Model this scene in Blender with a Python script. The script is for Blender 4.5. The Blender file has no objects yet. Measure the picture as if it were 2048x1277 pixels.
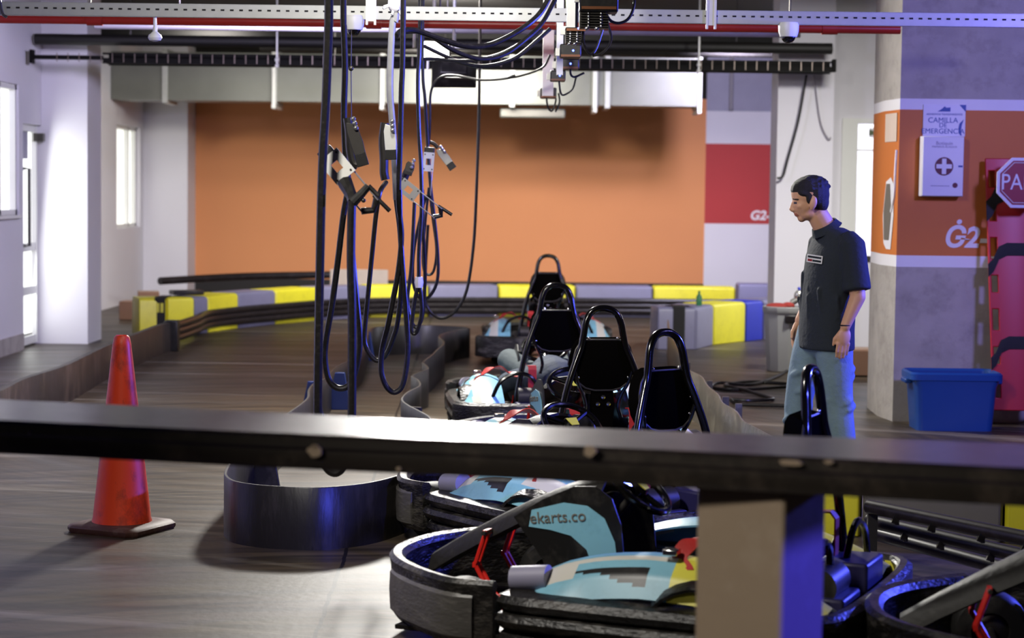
import bpy, bmesh, math, random
from mathutils import Vector, Matrix, Euler, Quaternion
random.seed(7)
SC = bpy.context.scene
COL = SC.collection
PI = math.pi
R = math.radians

# ------------------------------------------------------------------ camera
FP = 70.0 / 36.0 * 2048.0
CAMZ = 1.6
CAMROT = (Matrix.Rotation(PI/2 - math.atan(258.0/FP), 3, 'X') @ Matrix.Rotation(0.0122, 3, 'Z'))
def ray(px, py):
    return (CAMROT @ Vector(((px-1024.0)/FP, -(py-638.5)/FP, -1.0)))
def P(px, py, d):
    """point of the place seen at that pixel, at distance y = d from the camera"""
    r = ray(px, py); t = d / r.y
    return Vector((r.x*t, d, CAMZ + r.z*t))
def F(px, py, z=0.0):
    """point of the place seen at that pixel, at height z"""
    r = ray(px, py); t = (z-CAMZ)/r.z
    return Vector((r.x*t, r.y*t, z))
def X(px, d):
    return P(px, 380, d).x
cam = bpy.data.cameras.new('camera'); cam.lens = 70; cam.sensor_width = 36
co = bpy.data.objects.new('camera', cam); COL.objects.link(co)
co.location = (0, 0, CAMZ); co.rotation_euler = CAMROT.to_euler()
cam.dof.use_dof = True; cam.dof.focus_distance = 9.3; cam.dof.aperture_fstop = 3.2
cam.clip_end = 200
SC.camera = co

# ------------------------------------------------------------------ materials
def lin(h):
    h = h.lstrip('#'); o = []
    for i in (0, 2, 4):
        v = int(h[i:i+2], 16)/255.0
        o.append(v/12.92 if v <= .04045 else ((v+.055)/1.055)**2.4)
    return o + [1.0]
def M(name, hexc, rough=.5, metal=0.0, var=.12, scale=6.0, bump=0.0, scuff=None, scuff_amt=.5, spec=.5, sscale=14.0, stretch=(1,1,1), coat=0.0):
    m = bpy.data.materials.new(name); m.use_nodes = True
    nt = m.node_tree; N = nt.nodes; L = nt.links
    b = N['Principled BSDF']
    b.inputs['Roughness'].default_value = rough
    b.inputs['Metallic'].default_value = metal
    b.inputs['Specular IOR Level'].default_value = spec
    if coat: b.inputs['Coat Weight'].default_value = coat; b.inputs['Coat Roughness'].default_value = .12
    c = lin(hexc)
    tc = N.new('ShaderNodeTexCoord'); mp = N.new('ShaderNodeMapping'); mp.inputs['Scale'].default_value = stretch
    L.new(tc.outputs['Object'], mp.inputs['Vector'])
    nz = N.new('ShaderNodeTexNoise'); nz.inputs['Scale'].default_value = scale; nz.inputs['Detail'].default_value = 6
    L.new(mp.outputs[0], nz.inputs['Vector'])
    mx = N.new('ShaderNodeMix'); mx.data_type = 'RGBA'
    mx.inputs[6].default_value = [v*(1-var) for v in c[:3]] + [1]
    mx.inputs[7].default_value = [min(1, v*(1+var)) for v in c[:3]] + [1]
    L.new(nz.outputs['Fac'], mx.inputs[0])
    out = mx.outputs[2]
    if scuff:
        n2 = N.new('ShaderNodeTexNoise'); n2.inputs['Scale'].default_value = sscale; n2.inputs['Detail'].default_value = 9; n2.inputs['Roughness'].default_value = .7
        L.new(mp.outputs[0], n2.inputs['Vector'])
        rp = N.new('ShaderNodeValToRGB'); rp.color_ramp.elements[0].position = .5; rp.color_ramp.elements[1].position = .72
        rp.color_ramp.elements[1].color = (scuff_amt,)*3 + (1,)
        L.new(n2.outputs['Fac'], rp.inputs[0])
        m2 = N.new('ShaderNodeMix'); m2.data_type = 'RGBA'; m2.inputs[7].default_value = lin(scuff)
        L.new(rp.outputs[0], m2.inputs[0]); L.new(out, m2.inputs[6]); out = m2.outputs[2]
    L.new(out, b.inputs['Base Color'])
    if bump:
        bp = N.new('ShaderNodeBump'); bp.inputs['Strength'].default_value = bump; bp.inputs['Distance'].default_value = .01
        n3 = N.new('ShaderNodeTexNoise'); n3.inputs['Scale'].default_value = scale*6; n3.inputs['Detail'].default_value = 4
        L.new(mp.outputs[0], n3.inputs['Vector']); L.new(n3.outputs['Fac'], bp.inputs['Height']); L.new(bp.outputs[0], b.inputs['Normal'])
    return m
def EM(name, hexc, strength):
    m = M(name, hexc, .4)
    b = m.node_tree.nodes['Principled BSDF']
    b.inputs['Emission Color'].default_value = lin(hexc); b.inputs['Emission Strength'].default_value = strength
    return m

MAT = {}
MAT['white_wall'] = M('white_wall', '#d9d6dc', .75, var=.05, scale=1.5, bump=.05)
MAT['orange'] = M('orange_paint', '#d8905c', .75, var=.05, scale=1.0, bump=.05)
MAT['red_band'] = M('red_paint', '#b03434', .7, var=.06, scale=2)
MAT['orange_band'] = M('orange_band_paint', '#c8702a', .6, var=.06, scale=2)
MAT['black_base'] = M('black_skirting_paint', '#15110f', .6)
MAT['concrete'] = M('bare_concrete', '#a8a29c', .85, var=.28, scale=5, bump=.35, scuff='#6f6862', scuff_amt=.45, sscale=6)
MAT['ceiling'] = M('ceiling_concrete', '#1d1a16', .9, var=.15, scale=1.2)
MAT['fairing'] = M('dark_fairing_plastic', '#1a1816', .5, var=.3, scale=7, scuff='#3e3b38', scuff_amt=.6, sscale=9, spec=.3, bump=.2)
MAT['beam'] = M('dark_painted_beam', '#0f0d0b', .9)
MAT['galv'] = M('galvanised_sheet', '#72736c', .45, metal=.5, var=.25, scale=2.2)
MAT['galv_strut'] = M('galvanised_strut', '#b4b5b1', .45, metal=.3, var=.1, scale=20)
MAT['slot'] = M('dark_slot', '#14110f', .9)
MAT['black_pipe'] = M('black_pipe', '#14110f', .6)
MAT['red_pipe'] = M('red_pipe_enamel', '#9a2418', .35, var=.08)
MAT['grey_pipe'] = M('grey_pipe', '#8f8a92', .5)
MAT['tray'] = M('dark_cable_tray', '#0b0908', .7, spec=.15)
MAT['rung'] = M('tray_rung', '#7d7069', .45, metal=.5)
MAT['rubber'] = M('black_rubber_belt', '#1c1917', .38, var=.3, scale=5, scuff='#4b443f', scuff_amt=.5, sscale=9, stretch=(1,1,.25), bump=.2)
MAT['kerb'] = M('scuffed_brown_kerb', '#241d1a', .5, var=.3, scale=4, scuff='#5a4a40', scuff_amt=.6, sscale=7, stretch=(1,1,.3), bump=.2)
MAT['clear_belt'] = M('grey_scuffed_belt', '#4c4942', .3, var=.4, scale=4, scuff='#8c8779', scuff_amt=.5, sscale=6, bump=.3)
MAT['tube_black'] = M('black_tube', '#1b1618', .35, var=.2, scuff='#4a4348', scuff_amt=.35)
MAT['yellow'] = M('yellow_plastic', '#d8cf2e', .42, var=.07, scale=3, scuff='#8e8426', scuff_amt=.25, sscale=9)
MAT['greyblock'] = M('lavender_grey_plastic', '#74728e', .45, var=.07, scale=3, scuff='#5d5a6a', scuff_amt=.25, sscale=9)
MAT['blueblock'] = M('blue_plastic', '#2433b4', .45, var=.06)
MAT['darkgrey_block'] = M('dark_grey_plastic', '#6a6662', .55, var=.1)
MAT['hose'] = M('black_cable_jacket', '#171514', .34, var=.2, scale=30, scuff='#4a4644', scuff_amt=.3, sscale=60)
MAT['hose_grey'] = M('grey_cable_jacket', '#8d8d90', .35, var=.25, scale=30)
MAT['steel'] = M('brushed_steel', '#b8b6b0', .35, metal=.8, var=.15, scale=25)
MAT['steel_white'] = M('pale_zinc_plate', '#d6d5d0', .4, metal=.25, var=.08, scale=25)
MAT['steel_dark'] = M('dark_steel', '#4a4744', .4, metal=.7, var=.2, scale=25)
MAT['blk_plastic'] = M('black_plastic', '#131110', .4, var=.2, scale=8, scuff='#55504b', scuff_amt=.35, sscale=12)
MAT['blk_scuffed'] = M('scuffed_black_bumper', '#1a1816', .36, var=.3, scale=7, scuff='#77726b', scuff_amt=.75, sscale=7, stretch=(1,1,2.5), bump=.6)
MAT['plate_grey'] = M('scuffed_grey_bumper_plate', '#55524e', .4, var=.3, scale=6, scuff='#8a8680', scuff_amt=.5, sscale=8, stretch=(1,1,3), bump=.2)
MAT['blk_gloss'] = M('gloss_black_enamel', '#080706', .16, var=.1, spec=.6)
MAT['blk_vinyl'] = M('black_vinyl', '#080706', .6, var=.15, spec=.0)
MAT['tyre'] = M('tyre_rubber', '#141312', .55, var=.2, scuff='#4d4843', scuff_amt=.4)
MAT['kart_blue'] = M('light_blue_sticker', '#7fb6c9', .4, var=.1, scale=5, scuff='#4c6a78', scuff_amt=.35, sscale=7)
MAT['kart_white'] = M('white_sticker_and_highlight', '#c9c6bc', .4, var=.06)
MAT['kart_yellow'] = M('yellow_sticker', '#d8d04a', .4, var=.08)
MAT['belt_red'] = M('red_webbing', '#b02420', .6, var=.12, scale=30, bump=.15)
MAT['pedal_red'] = M('red_pedal_enamel', '#d0241a', .4, var=.1)
MAT['chrome'] = M('chrome', '#d2d0cc', .18, metal=1.0, var=.05)
MAT['blue_lit_box'] = M('black_box_lit_blue', '#23204a', .45)  # black boxes; the blue light falling on them is put into the colour
MAT['cone'] = M('orange_red_cone', '#e8441c', .45, var=.12, scale=5, scuff='#3a1410', scuff_amt=.85, sscale=7, stretch=(1,1,.6))
MAT['cone_base'] = M('dirty_cone_base', '#4a2a22', .6, var=.3, scuff='#8e7a72', scuff_amt=.4)
MAT['tub'] = M('blue_tub_plastic', '#1a4288', .32, var=.05)
MAT['bin'] = M('grey_bin_plastic', '#9a9a98', .5, var=.06)
MAT['board_red'] = M('red_spine_board', '#b3101c', .4, var=.06)
MAT['strap_blk'] = M('black_webbing', '#0e0c0c', .7, bump=.15)
MAT['sign_white'] = M('white_sign', '#dcdbe4', .45, var=.03)
MAT['sign_red'] = M('sign_red', '#8e1220', .45, var=.04)
MAT['sign_blue'] = M('sign_blue_ink', '#2c4a96', .5)
MAT['sign_maroon'] = M('maroon_ink', '#5c0f1c', .5)
MAT['ink_grey'] = M('grey_ink', '#8d8aa0', .5)
MAT['sticker_pale'] = M('pale_sticker', '#d8c4b4', .6)
MAT['graphic_grey'] = M('grey_graphic', '#6d665c', .6)
MAT['paint_white'] = M('white_paint', '#e4e2e6', .6, var=.04)
MAT['cardboard'] = M('cardboard', '#7d5c48', .8, var=.12, scale=5)
MAT['pale_board'] = M('pale_board', '#b6a79c', .7)
MAT['skin'] = M('skin', '#cf9c7c', .5, var=.06, scale=14)
MAT['hair'] = M('black_hair', '#120d0b', .6, var=.3, scale=60, bump=.6)
MAT['shirt'] = M('dark_navy_shirt', '#1b222c', .85, var=.15, scale=9, bump=.3)
MAT['jeans'] = M('faded_jeans', '#6a8090', .8, var=.35, scale=7, bump=.35)
MAT['trousers'] = M('blue_grey_sweater', '#2e3745', .85, var=.2, scale=7, bump=.3)
MAT['shoe'] = M('dark_shoe', '#2b2725', .6)
MAT['lip'] = M('lip', '#a3604e', .5)
MAT['eye'] = M('dark_eye', '#16100e', .25)
MAT['lamp_glow'] = EM('lamp_lens_glow', '#fffaf0', 14)
MAT['window_lit'] = EM('lit_window_glass', '#f3f6ee', 1.05)
MAT['window_lit2'] = EM('lit_room_beyond', '#e3e4f4', .75)
MAT['frame_white'] = M('white_frame', '#dcdcd8', .5, var=.03)
MAT['green'] = M('green_plastic', '#1f6a3c', .4)
MAT['sign_green'] = M('dark_green_ink', '#4d5a36', .5)
MAT['tape'] = M('white_tape', '#d8d6e0', .5)
MAT['orange_led'] = M('copper_strip', '#7a4a2c', .4)
MAT['blue_led'] = EM('blue_indicator', '#5a6cff', 6)
MAT['rag'] = M('red_rag', '#8e2c26', .9, bump=.3)
MAT['blue_pl'] = M('blue_brace_plastic', '#20356e', .5, var=.12)
MAT['post'] = M('beige_post_paint', '#a08d78', .7, var=.08, scale=3, bump=.15, scuff='#d6c9ba', scuff_amt=.25, sscale=3.5)

# ------------------------------------------------------------------ mesh builder
class MB:
    def __init__(s): s.bm = bmesh.new()
    def _f(s, vs, mi=0):
        try:
            f = s.bm.faces.new(vs); f.material_index = mi; return f
        except ValueError: return None
    def box(s, c, size, rot=None, mi=0):
        m = Matrix.Translation(Vector(c)) @ ((rot.to_4x4() if rot is not None else Matrix()) )
        hx, hy, hz = size[0]/2, size[1]/2, size[2]/2
        v = [s.bm.verts.new(m @ Vector((x, y, z))) for x in (-hx, hx) for y in (-hy, hy) for z in (-hz, hz)]
        for q in ((0,1,3,2),(4,6,7,5),(0,4,5,1),(2,3,7,6),(0,2,6,4),(1,5,7,3)): s._f([v[i] for i in q], mi)
        return s
    def aabb(s, a, b, mi=0):
        a = Vector(a); b = Vector(b)
        return s.box((a+b)/2, [abs(b[i]-a[i]) for i in range(3)], None, mi)
    def rings(s, rings, mi=0, cap=True, closed=True):
        vv = [[s.bm.verts.new(Vector(p)) for p in r] for r in rings]
        n = len(vv[0])
        for a, b in zip(vv[:-1], vv[1:]):
            for i in range(n if closed else n-1):
                j = (i+1) % n
                s._f([a[i], a[j], b[j], b[i]], mi)
        if cap and closed:
            s._f(list(reversed(vv[0])), mi); s._f(vv[-1], mi)
        return s
    def tube(s, pts, r, n=10, mi=0, cap=True, closed=False):
        pts = [Vector(p) for p in pts]; rs = r if isinstance(r, (list, tuple)) else [r]*len(pts)
        out = []; nrm = None; m = len(pts)
        for i, p in enumerate(pts):
            if closed: t = pts[(i+1) % m] - pts[i-1]
            else: t = pts[min(i+1, m-1)] - pts[max(i-1, 0)]
            if t.length < 1e-9: t = Vector((0,0,1))
            t.normalize()
            if nrm is None:
                nrm = t.orthogonal().normalized()
            else:
                nrm = (nrm - t*nrm.dot(t))
                nrm = nrm.normalized() if nrm.length > 1e-6 else t.orthogonal().normalized()
            bi = t.cross(nrm)
            out.append([p + (nrm*math.cos(2*PI*k/n) + bi*math.sin(2*PI*k/n))*rs[i] for k in range(n)])
        if closed:
            out.append(out[0]); return s.rings(out, mi, cap=False)
        return s.rings(out, mi, cap)
    def cyl(s, a, b, r, r2=None, n=20, mi=0):
        return s.tube([a, b], [r, r if r2 is None else r2], n, mi)
    def lathe(s, prof, c, n=28, mi=0, axis=None, cap=True):
        c = Vector(c); q = Vector((0,0,1)).rotation_difference(Vector(axis).normalized()).to_matrix() if axis is not None else Matrix.Identity(3)
        rg = [[c + q @ Vector((r*math.cos(2*PI*k/n), r*math.sin(2*PI*k/n), z)) for k in range(n)] for r, z in prof]
        return s.rings(rg, mi, cap)
    def ell(s, c, rad, rot=None, n=16, m=10, mi=0):
        c = Vector(c); q = rot if rot is not None else Matrix.Identity(3)
        rad = (rad,)*3 if not isinstance(rad, (tuple, list)) else rad
        rg = []
        for i in range(m+1):
            t = -PI/2 + PI*i/m; t = max(min(t, PI/2-.02), -PI/2+.02)
            rg.append([c + q @ Vector((rad[0]*math.cos(t)*math.cos(2*PI*k/n), rad[1]*math.cos(t)*math.sin(2*PI*k/n), rad[2]*math.sin(t))) for k in range(n)])
        return s.rings(rg, mi)
    def cap(s, a, r0, b, r1, n=14):
        a = Vector(a); b = Vector(b); t = (b-a).normalized(); pts = []; rs = []
        for i in range(5):
            th = PI/2*(1 - i/4.0) if i < 4 else 0
            pts.append(a - t*r0*math.sin(th)); rs.append(max(r0*math.cos(th), 1e-3))
        for i in range(5):
            th = PI/2*i/4.0
            pts.append(b + t*r1*math.sin(th)); rs.append(max(r1*math.cos(th), 1e-3))
        return s.tube(pts, rs, n)
    def prism(s, poly, h, fr=None, mi=0):
        """poly in local xy, extruded along local z by h; fr = 4x4 frame"""
        fr = fr or Matrix()
        a = [fr @ Vector((x, y, 0)) for x, y in poly]; b = [fr @ Vector((x, y, h)) for x, y in poly]
        return s.rings([a, b], mi)
    def sweep(s, path, prof, mi=0, closed=False, cap=True):
        """horizontal path of points, profile of (offset to the left of travel, z)"""
        path = [Vector(p) for p in path]; m = len(path); out = []
        for i, p in enumerate(path):
            a = path[i-1] if (i > 0 or closed) else p
            b = path[(i+1) % m] if (i < m-1 or closed) else p
            d1 = (p-a).xy; d2 = (b-p).xy
            if d1.length < 1e-9: d1 = d2
            if d2.length < 1e-9: d2 = d1
            d1 = d1.normalized(); d2 = d2.normalized()
            t = (d1+d2).normalized(); nn = Vector((-t.y, t.x)); k = 1.0/max(.5, t.dot(d2))
            out.append([Vector((p.x+nn.x*o*k, p.y+nn.y*o*k, p.z+z)) for o, z in prof])
        if closed: out.append(out[0]); cap = False
        return s.rings(out, mi, cap)
    def grid(s, rows, mi=None, thick=0.0):
        vv = [[s.bm.verts.new(Vector(p)) for p in r] for r in rows]
        for i in range(len(vv)-1):
            for j in range(len(vv[0])-1):
                s._f([vv[i][j], vv[i][j+1], vv[i+1][j+1], vv[i+1][j]], mi(i, j) if mi else 0)
        if thick:
            bmesh.ops.recalc_face_normals(s.bm, faces=s.bm.faces)
            bmesh.ops.solidify(s.bm, geom=list(s.bm.faces), thickness=thick)
        return s
    def build(s, name, mats, parent=None, bevel=0.0, sharp=35, world=True, sub=0):
        bm = s.bm
        bmesh.ops.recalc_face_normals(bm, faces=bm.faces)
        lim = R(sharp)
        for f in bm.faces: f.smooth = True
        for e in bm.edges:
            if len(e.link_faces) == 2 and e.calc_face_angle(0) > lim: e.smooth = False
        me = bpy.data.meshes.new(name)
        if parent is None:
            if bm.verts:
                xs = [v.co for v in bm.verts]
                o = Vector(((min(v.x for v in xs)+max(v.x for v in xs))/2, (min(v.y for v in xs)+max(v.y for v in xs))/2, min(v.z for v in xs)))
            else: o = Vector()
        else:
            root = parent
            while root.parent: root = root.parent
            o = root.location.copy() if world else Vector()
            q = parent
            if parent is not root and parent.parent: o = root.location.copy() if world else Vector()
        bmesh.ops.translate(bm, verts=bm.verts, vec=-o)
        bm.to_mesh(me); bm.free()
        ob = bpy.data.objects.new(name, me); COL.objects.link(ob)
        for m in (mats if isinstance(mats, (list, tuple)) else [mats]): me.materials.append(MAT[m] if isinstance(m, str) else m)
        if parent is None: ob.location = o
        else:
            ob.parent = parent
            if parent.parent is not None: ob.location = -Vector(parent.location) if False else (0,0,0)
        if bevel:
            b = ob.modifiers.new('bevel', 'BEVEL'); b.width = bevel; b.segments = 2; b.limit_method = 'ANGLE'; b.angle_limit = R(40)
        if sub:
            q = ob.modifiers.new('sub', 'SUBSURF'); q.levels = sub; q.render_levels = sub
        return ob
# a part of a mesh thing that has its own origin: vertices are kept relative to that thing's origin (see build)
def each(name, mat, parent, items, bevel=0, world=True):
    for fn in items:
        m = MB(); fn(m); m.build(name, mat, parent, bevel=bevel, world=world)
def tag(o, label, cat, group=None, kind=None):
    if label: o['label'] = label
    if cat: o['category'] = cat
    if group: o['group'] = group
    if kind: o['kind'] = kind
    return o
def struct(o, label=None):
    o['kind'] = 'structure'
    if label: o['label'] = label
    return o
def thing(name, loc, label, cat, group=None):
    o = bpy.data.objects.new(name, None); COL.objects.link(o); o.location = loc; o.empty_display_size = .1
    return tag(o, label, cat, group)
def spline(pts, k=6, closed=False):
    pts = [Vector(p) for p in pts]; n = len(pts); out = []
    rng = n if closed else n-1
    for i in range(rng):
        p1 = pts[i]; p2 = pts[(i+1) % n]
        p0 = pts[i-1] if (i > 0 or closed) else p1*2-p2
        p3 = pts[(i+2) % n] if (i+2 < n or closed) else p2*2-p1
        for j in range(k):
            t = j/k
            out.append(((p1*2) + (p2-p0)*t + (p0*2-p1*5+p2*4-p3)*t*t + (p1*3-p0-p2*3+p3)*t*t*t)*.5)
    if not closed: out.append(pts[-1])
    return out
def text_mesh(name, body, size, frame, mat, parent, extrude=.002, align='CENTER', shear=0.0, bold=0.0, width=1.0, world=True):
    cu = bpy.data.curves.new(name, 'FONT'); cu.body = body; cu.size = size; cu.extrude = extrude
    cu.align_x = align; cu.align_y = 'CENTER'; cu.shear = shear; cu.offset = bold; cu.resolution_u = 4
    t = bpy.data.objects.new(name, cu); COL.objects.link(t)
    dg = bpy.context.evaluated_depsgraph_get()
    me = bpy.data.meshes.new_from_object(t.evaluated_get(dg))
    bpy.data.objects.remove(t, do_unlink=True)
    root = parent
    while root.parent: root = root.parent
    me.transform(frame @ Matrix.Diagonal((width, 1, 1, 1)))
    if world: me.transform(Matrix.Translation(-root.location))
    me.materials.clear(); me.materials.append(MAT[mat])
    ob = bpy.data.objects.new(name, me); COL.objects.link(ob); ob.parent = parent
    return ob
def frame_at(o, xdir, zdir):
    """frame with local x = xdir, local z = zdir (outward), at o"""
    z = Vector(zdir).normalized(); x = Vector(xdir); x = (x - z*x.dot(z)).normalized(); y = z.cross(x)
    m = Matrix((x, y, z)).transposed().to_4x4(); m.translation = Vector(o); return m
def remesh(ob, voxel, smooth=4, fac=.5):
    r = ob.modifiers.new('r', 'REMESH'); r.mode = 'VOXEL'; r.voxel_size = voxel
    sm = ob.modifiers.new('s', 'SMOOTH'); sm.factor = fac; sm.iterations = smooth
    dg = bpy.context.evaluated_depsgraph_get()
    me = bpy.data.meshes.new_from_object(ob.evaluated_get(dg))
    mats = list(ob.data.materials)
    ob.modifiers.clear(); ob.data = me
    me.materials.clear()
    for m in mats: me.materials.append(m)
    for p in me.polygons: p.use_smooth = True; p.material_index = 0
    return ob
def dup(root, loc, rotz, label, group=None):
    r = root.copy(); COL.objects.link(r); r.location = loc; r.rotation_euler = (0, 0, rotz); r['label'] = label
    if group: r['group'] = group
    for ch in list(root.children):
        c = ch.copy(); COL.objects.link(c); c.parent = r
        for g in list(ch.children):
            d = g.copy(); COL.objects.link(d); d.parent = c
    return r
# ------------------------------------------------------------------ floor
def floor_material():
    m = bpy.data.materials.new('polished_track_floor'); m.use_nodes = True
    nt = m.node_tree; N = nt.nodes; L = nt.links; b = N['Principled BSDF']
    tc = N.new('ShaderNodeTexCoord')
    def math_(op, a, b_=None, c=None):
        n = N.new('ShaderNodeMath'); n.operation = op
        for i, v in enumerate((a, b_, c)):
            if v is None: continue
            if isinstance(v, (int, float)): n.inputs[i].default_value = v
            else: L.new(v, n.inputs[i])
        return n.outputs[0]
    sep = N.new('ShaderNodeSeparateXYZ'); L.new(tc.outputs['Object'], sep.inputs[0])
    x, y = sep.outputs[0], sep.outputs[1]
    def polar(cx, cy, rs, ts):
        dx = math_('SUBTRACT', x, cx); dy = math_('SUBTRACT', y, cy)
        r = math_('SQRT', math_('ADD', math_('MULTIPLY', dx, dx), math_('MULTIPLY', dy, dy)))
        th = math_('ARCTAN2', dy, dx)
        cb = N.new('ShaderNodeCombineXYZ'); L.new(math_('MULTIPLY', r, rs), cb.inputs[0]); L.new(math_('MULTIPLY', th, ts), cb.inputs[1])
        return cb.outputs[0]
    def noise(vec, sc, det=6, ro=.55, dist=0):
        n = N.new('ShaderNodeTexNoise'); n.inputs['Scale'].default_value = sc; n.inputs['Detail'].default_value = det
        n.inputs['Roughness'].default_value = ro; n.inputs['Distortion'].default_value = dist
        L.new(vec, n.inputs['Vector']); return n.outputs['Fac']
    def ramp(v, p0, p1):
        r = N.new('ShaderNodeValToRGB'); r.color_ramp.elements[0].position = p0; r.color_ramp.elements[1].position = p1
        L.new(v, r.inputs[0]); return r.outputs[0]
    def mix(f, a, b_):
        n = N.new('ShaderNodeMix'); n.data_type = 'RGBA'
        for i, v in ((0, f), (6, a), (7, b_)):
            if isinstance(v, (list, tuple)): n.inputs[i].default_value = v
            elif isinstance(v, (int, float)): n.inputs[i].default_value = v
            else: L.new(v, n.inputs[i])
        return n.outputs[2]
    base = mix(noise(tc.outputs['Object'], .8, 8, .6), lin('#382d20'), lin('#645747'))
    s1 = ramp(noise(polar(-1.3, 12.5, 5.5, 1.1), 1.6, 7, .6, .4), .42, .66)      # rubber laid down round the bend
    s2 = ramp(noise(polar(-.2, 4.6, 9.0, .9), 1.4, 6, .6, .3), .47, .64)
    s3 = ramp(noise(polar(-4.5, -5.0, 3.2, 5.0), 1.2, 4, .55, 1.2), .57, .74)
    c1 = mix(math_('MULTIPLY', s1, .8), base, lin('#2c2622'))
    c2 = mix(math_('MULTIPLY', s2, .85), c1, lin('#282320'))
    c3 = mix(math_('MULTIPLY', s3, .5), c2, lin('#a89f92'))
    # saw cut between two slabs
    a = F(705, 1070); q = F(625, 1290); d = (q-a).normalized(); nx, ny = -d.y, d.x
    w = math_('MULTIPLY', math_('SUBTRACT', noise(tc.outputs['Object'], 6, 3), .5), .03)
    dist = math_('ABSOLUTE', math_('ADD', math_('ADD', math_('MULTIPLY', x, nx), math_('MULTIPLY', y, ny)), math_('ADD', w, -(a.x*nx+a.y*ny))))
    crack = math_('LESS_THAN', dist, .008)
    c4 = mix(crack, c3, lin('#15110e'))
    L.new(c4, b.inputs['Base Color']); b.inputs['Specular IOR Level'].default_value = .32
    ro = N.new('ShaderNodeMapRange'); ro.inputs['To Min'].default_value = .3; ro.inputs['To Max'].default_value = .56
    L.new(noise(polar(-1.3, 12.5, 4, 1), 1.5, 6), ro.inputs['Value']); L.new(ro.outputs[0], b.inputs['Roughness'])
    bp = N.new('ShaderNodeBump'); bp.inputs['Strength'].default_value = .12; bp.inputs['Distance'].default_value = .01
    L.new(noise(tc.outputs['Object'], 25, 5), bp.inputs['Height']); L.new(bp.outputs[0], b.inputs['Normal'])
    return m
MAT['floor'] = floor_material()
o = MB().aabb((-9, -2, -.1), (9, 31, 0)).build('floor', 'floor'); struct(o)
o.data.transform(Matrix.Translation(o.location)); o.location = (0,0,0)
CEIL = 3.6
struct(MB().aabb((-9, -2, CEIL), (9, 31, CEIL+.15)).build('ceiling', 'ceiling'))
DB = 29.0          # far wall
XL = -4.73
# ------------------------------------------------------------------ left wall: window, glass door, pillar, recess
def wall_box(a, b, name, mat='white_wall'): return struct(MB().aabb(a, b).build(name, mat))
wz0 = P(40, 430, 19.1).z; wz1 = P(40, 170, 19.1).z
WY0, WY1 = 16.8, 19.08
dz1 = P(70, 250, 19.8).z
T = .22
m = MB()
m.aabb((XL-T, 8, 0), (XL, WY0, CEIL)).aabb((XL-T, WY0, 0), (XL, WY1, wz0)).aabb((XL-T, WY0, wz1), (XL, WY1, CEIL))
m.aabb((XL-T, WY1, 0), (XL, 19.24, CEIL)).aabb((XL-T, 19.24, dz1), (XL, 20.0, CEIL))
struct(m.build('wall_left', 'white_wall'))
w = thing('window_1', (XL-.06, (WY0+WY1)/2, wz0), None, None); struct(w)
MB().aabb((XL-.1, WY0, wz0), (XL-.08, WY1, wz1)).build('pane', 'window_lit', w)
m = MB()
for y in (WY0+.03, WY1-.03, 18.45): m.aabb((XL-.1, y-.03, wz0), (XL-.02, y+.03, wz1))
m.aabb((XL-.1, WY0, wz0), (XL-.02, WY1, wz0+.05)).aabb((XL-.1, WY0, wz1-.05), (XL-.02, WY1, wz1))
m.build('window_frame', 'frame_white', w)
MB().aabb((XL-.1, WY0, wz0-.03), (XL+.03, WY1, wz0)).build('window_sill', 'frame_white', w)
d = thing('door_1', (XL-.06, 19.62, 0), None, None); struct(d)
MB().aabb((XL-.1, 19.24, .12), (XL-.08, 19.94, dz1-.03)).build('glass_leaf', 'window_lit', d)
m = MB()
for z in (.06, .55, .98, dz1-.03): m.aabb((XL-.08, 19.24, z-.04), (XL-.04, 19.94, z+.04))
for y in (19.27, 19.92): m.aabb((XL-.08, y-.025, .02), (XL-.03, y+.025, dz1))
m.build('door_frame', 'frame_white', d)
m = MB(); m.tube([(XL-.03, 19.36, 1.0), (XL+.03, 19.36, 1.0), (XL+.03, 19.36, 1.75), (XL-.03, 19.36, 1.75)], .016)
m.build('door_handle', 'steel_dark', d)
MB().aabb((XL-.078, 19.45, 1.85), (XL-.07, 19.72, 2.25)).build('notice', 'ink_grey', d)
MB().aabb((XL-.05, 19.86, dz1-.16), (XL+.05, 19.94, dz1-.08)).build('door_closer', 'steel_dark', d)
PX1 = X(175, 20.0); PX0 = XL
wall_box((XL-.3, 20.0, 0), (PX1, 20.66, CEIL), 'wall_left_pillar')
XR = -5.25
ry0, ry1 = 26.4, 28.05
rz0, rz1 = P(250, 457, 26.8).z, P(250, 250, 26.8).z
m = MB()
m.aabb((XR-T, 20.66, 0), (XR, ry0, CEIL)).aabb((XR-T, ry0, 0), (XR, ry1, rz0)).aabb((XR-T, ry0, rz1), (XR, ry1, CEIL)).aabb((XR-T, ry1, 0), (XR, DB, CEIL))
struct(m.build('wall_left_recess', 'white_wall'))
w = thing('window_2', (XR-.06, (ry0+ry1)/2, rz0), None, None); struct(w)
MB().aabb((XR-.14, ry0, rz0), (XR-.12, ry1, rz1)).build('pane', 'window_lit', w)
m = MB()
for y in (ry0+.03, ry1-.03, 27.5): m.aabb((XR-.12, y-.03, rz0), (XR-.06, y+.03, rz1))
m.aabb((XR-.12, ry0, rz0), (XR-.06, ry1, rz0+.05)).aabb((XR-.12, ry0, rz1-.05), (XR-.06, ry1, rz1))
m.build('window_frame', 'frame_white', w)
FX = X(375, 28.3)
wall_box((XR, 28.3, 0), (FX, DB, CEIL), 'wall_left_return')
struct(MB().aabb((XL, 16, 0), (XL+.015, 19.2, .16)).build('baseboard_left', 'concrete'))
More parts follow.
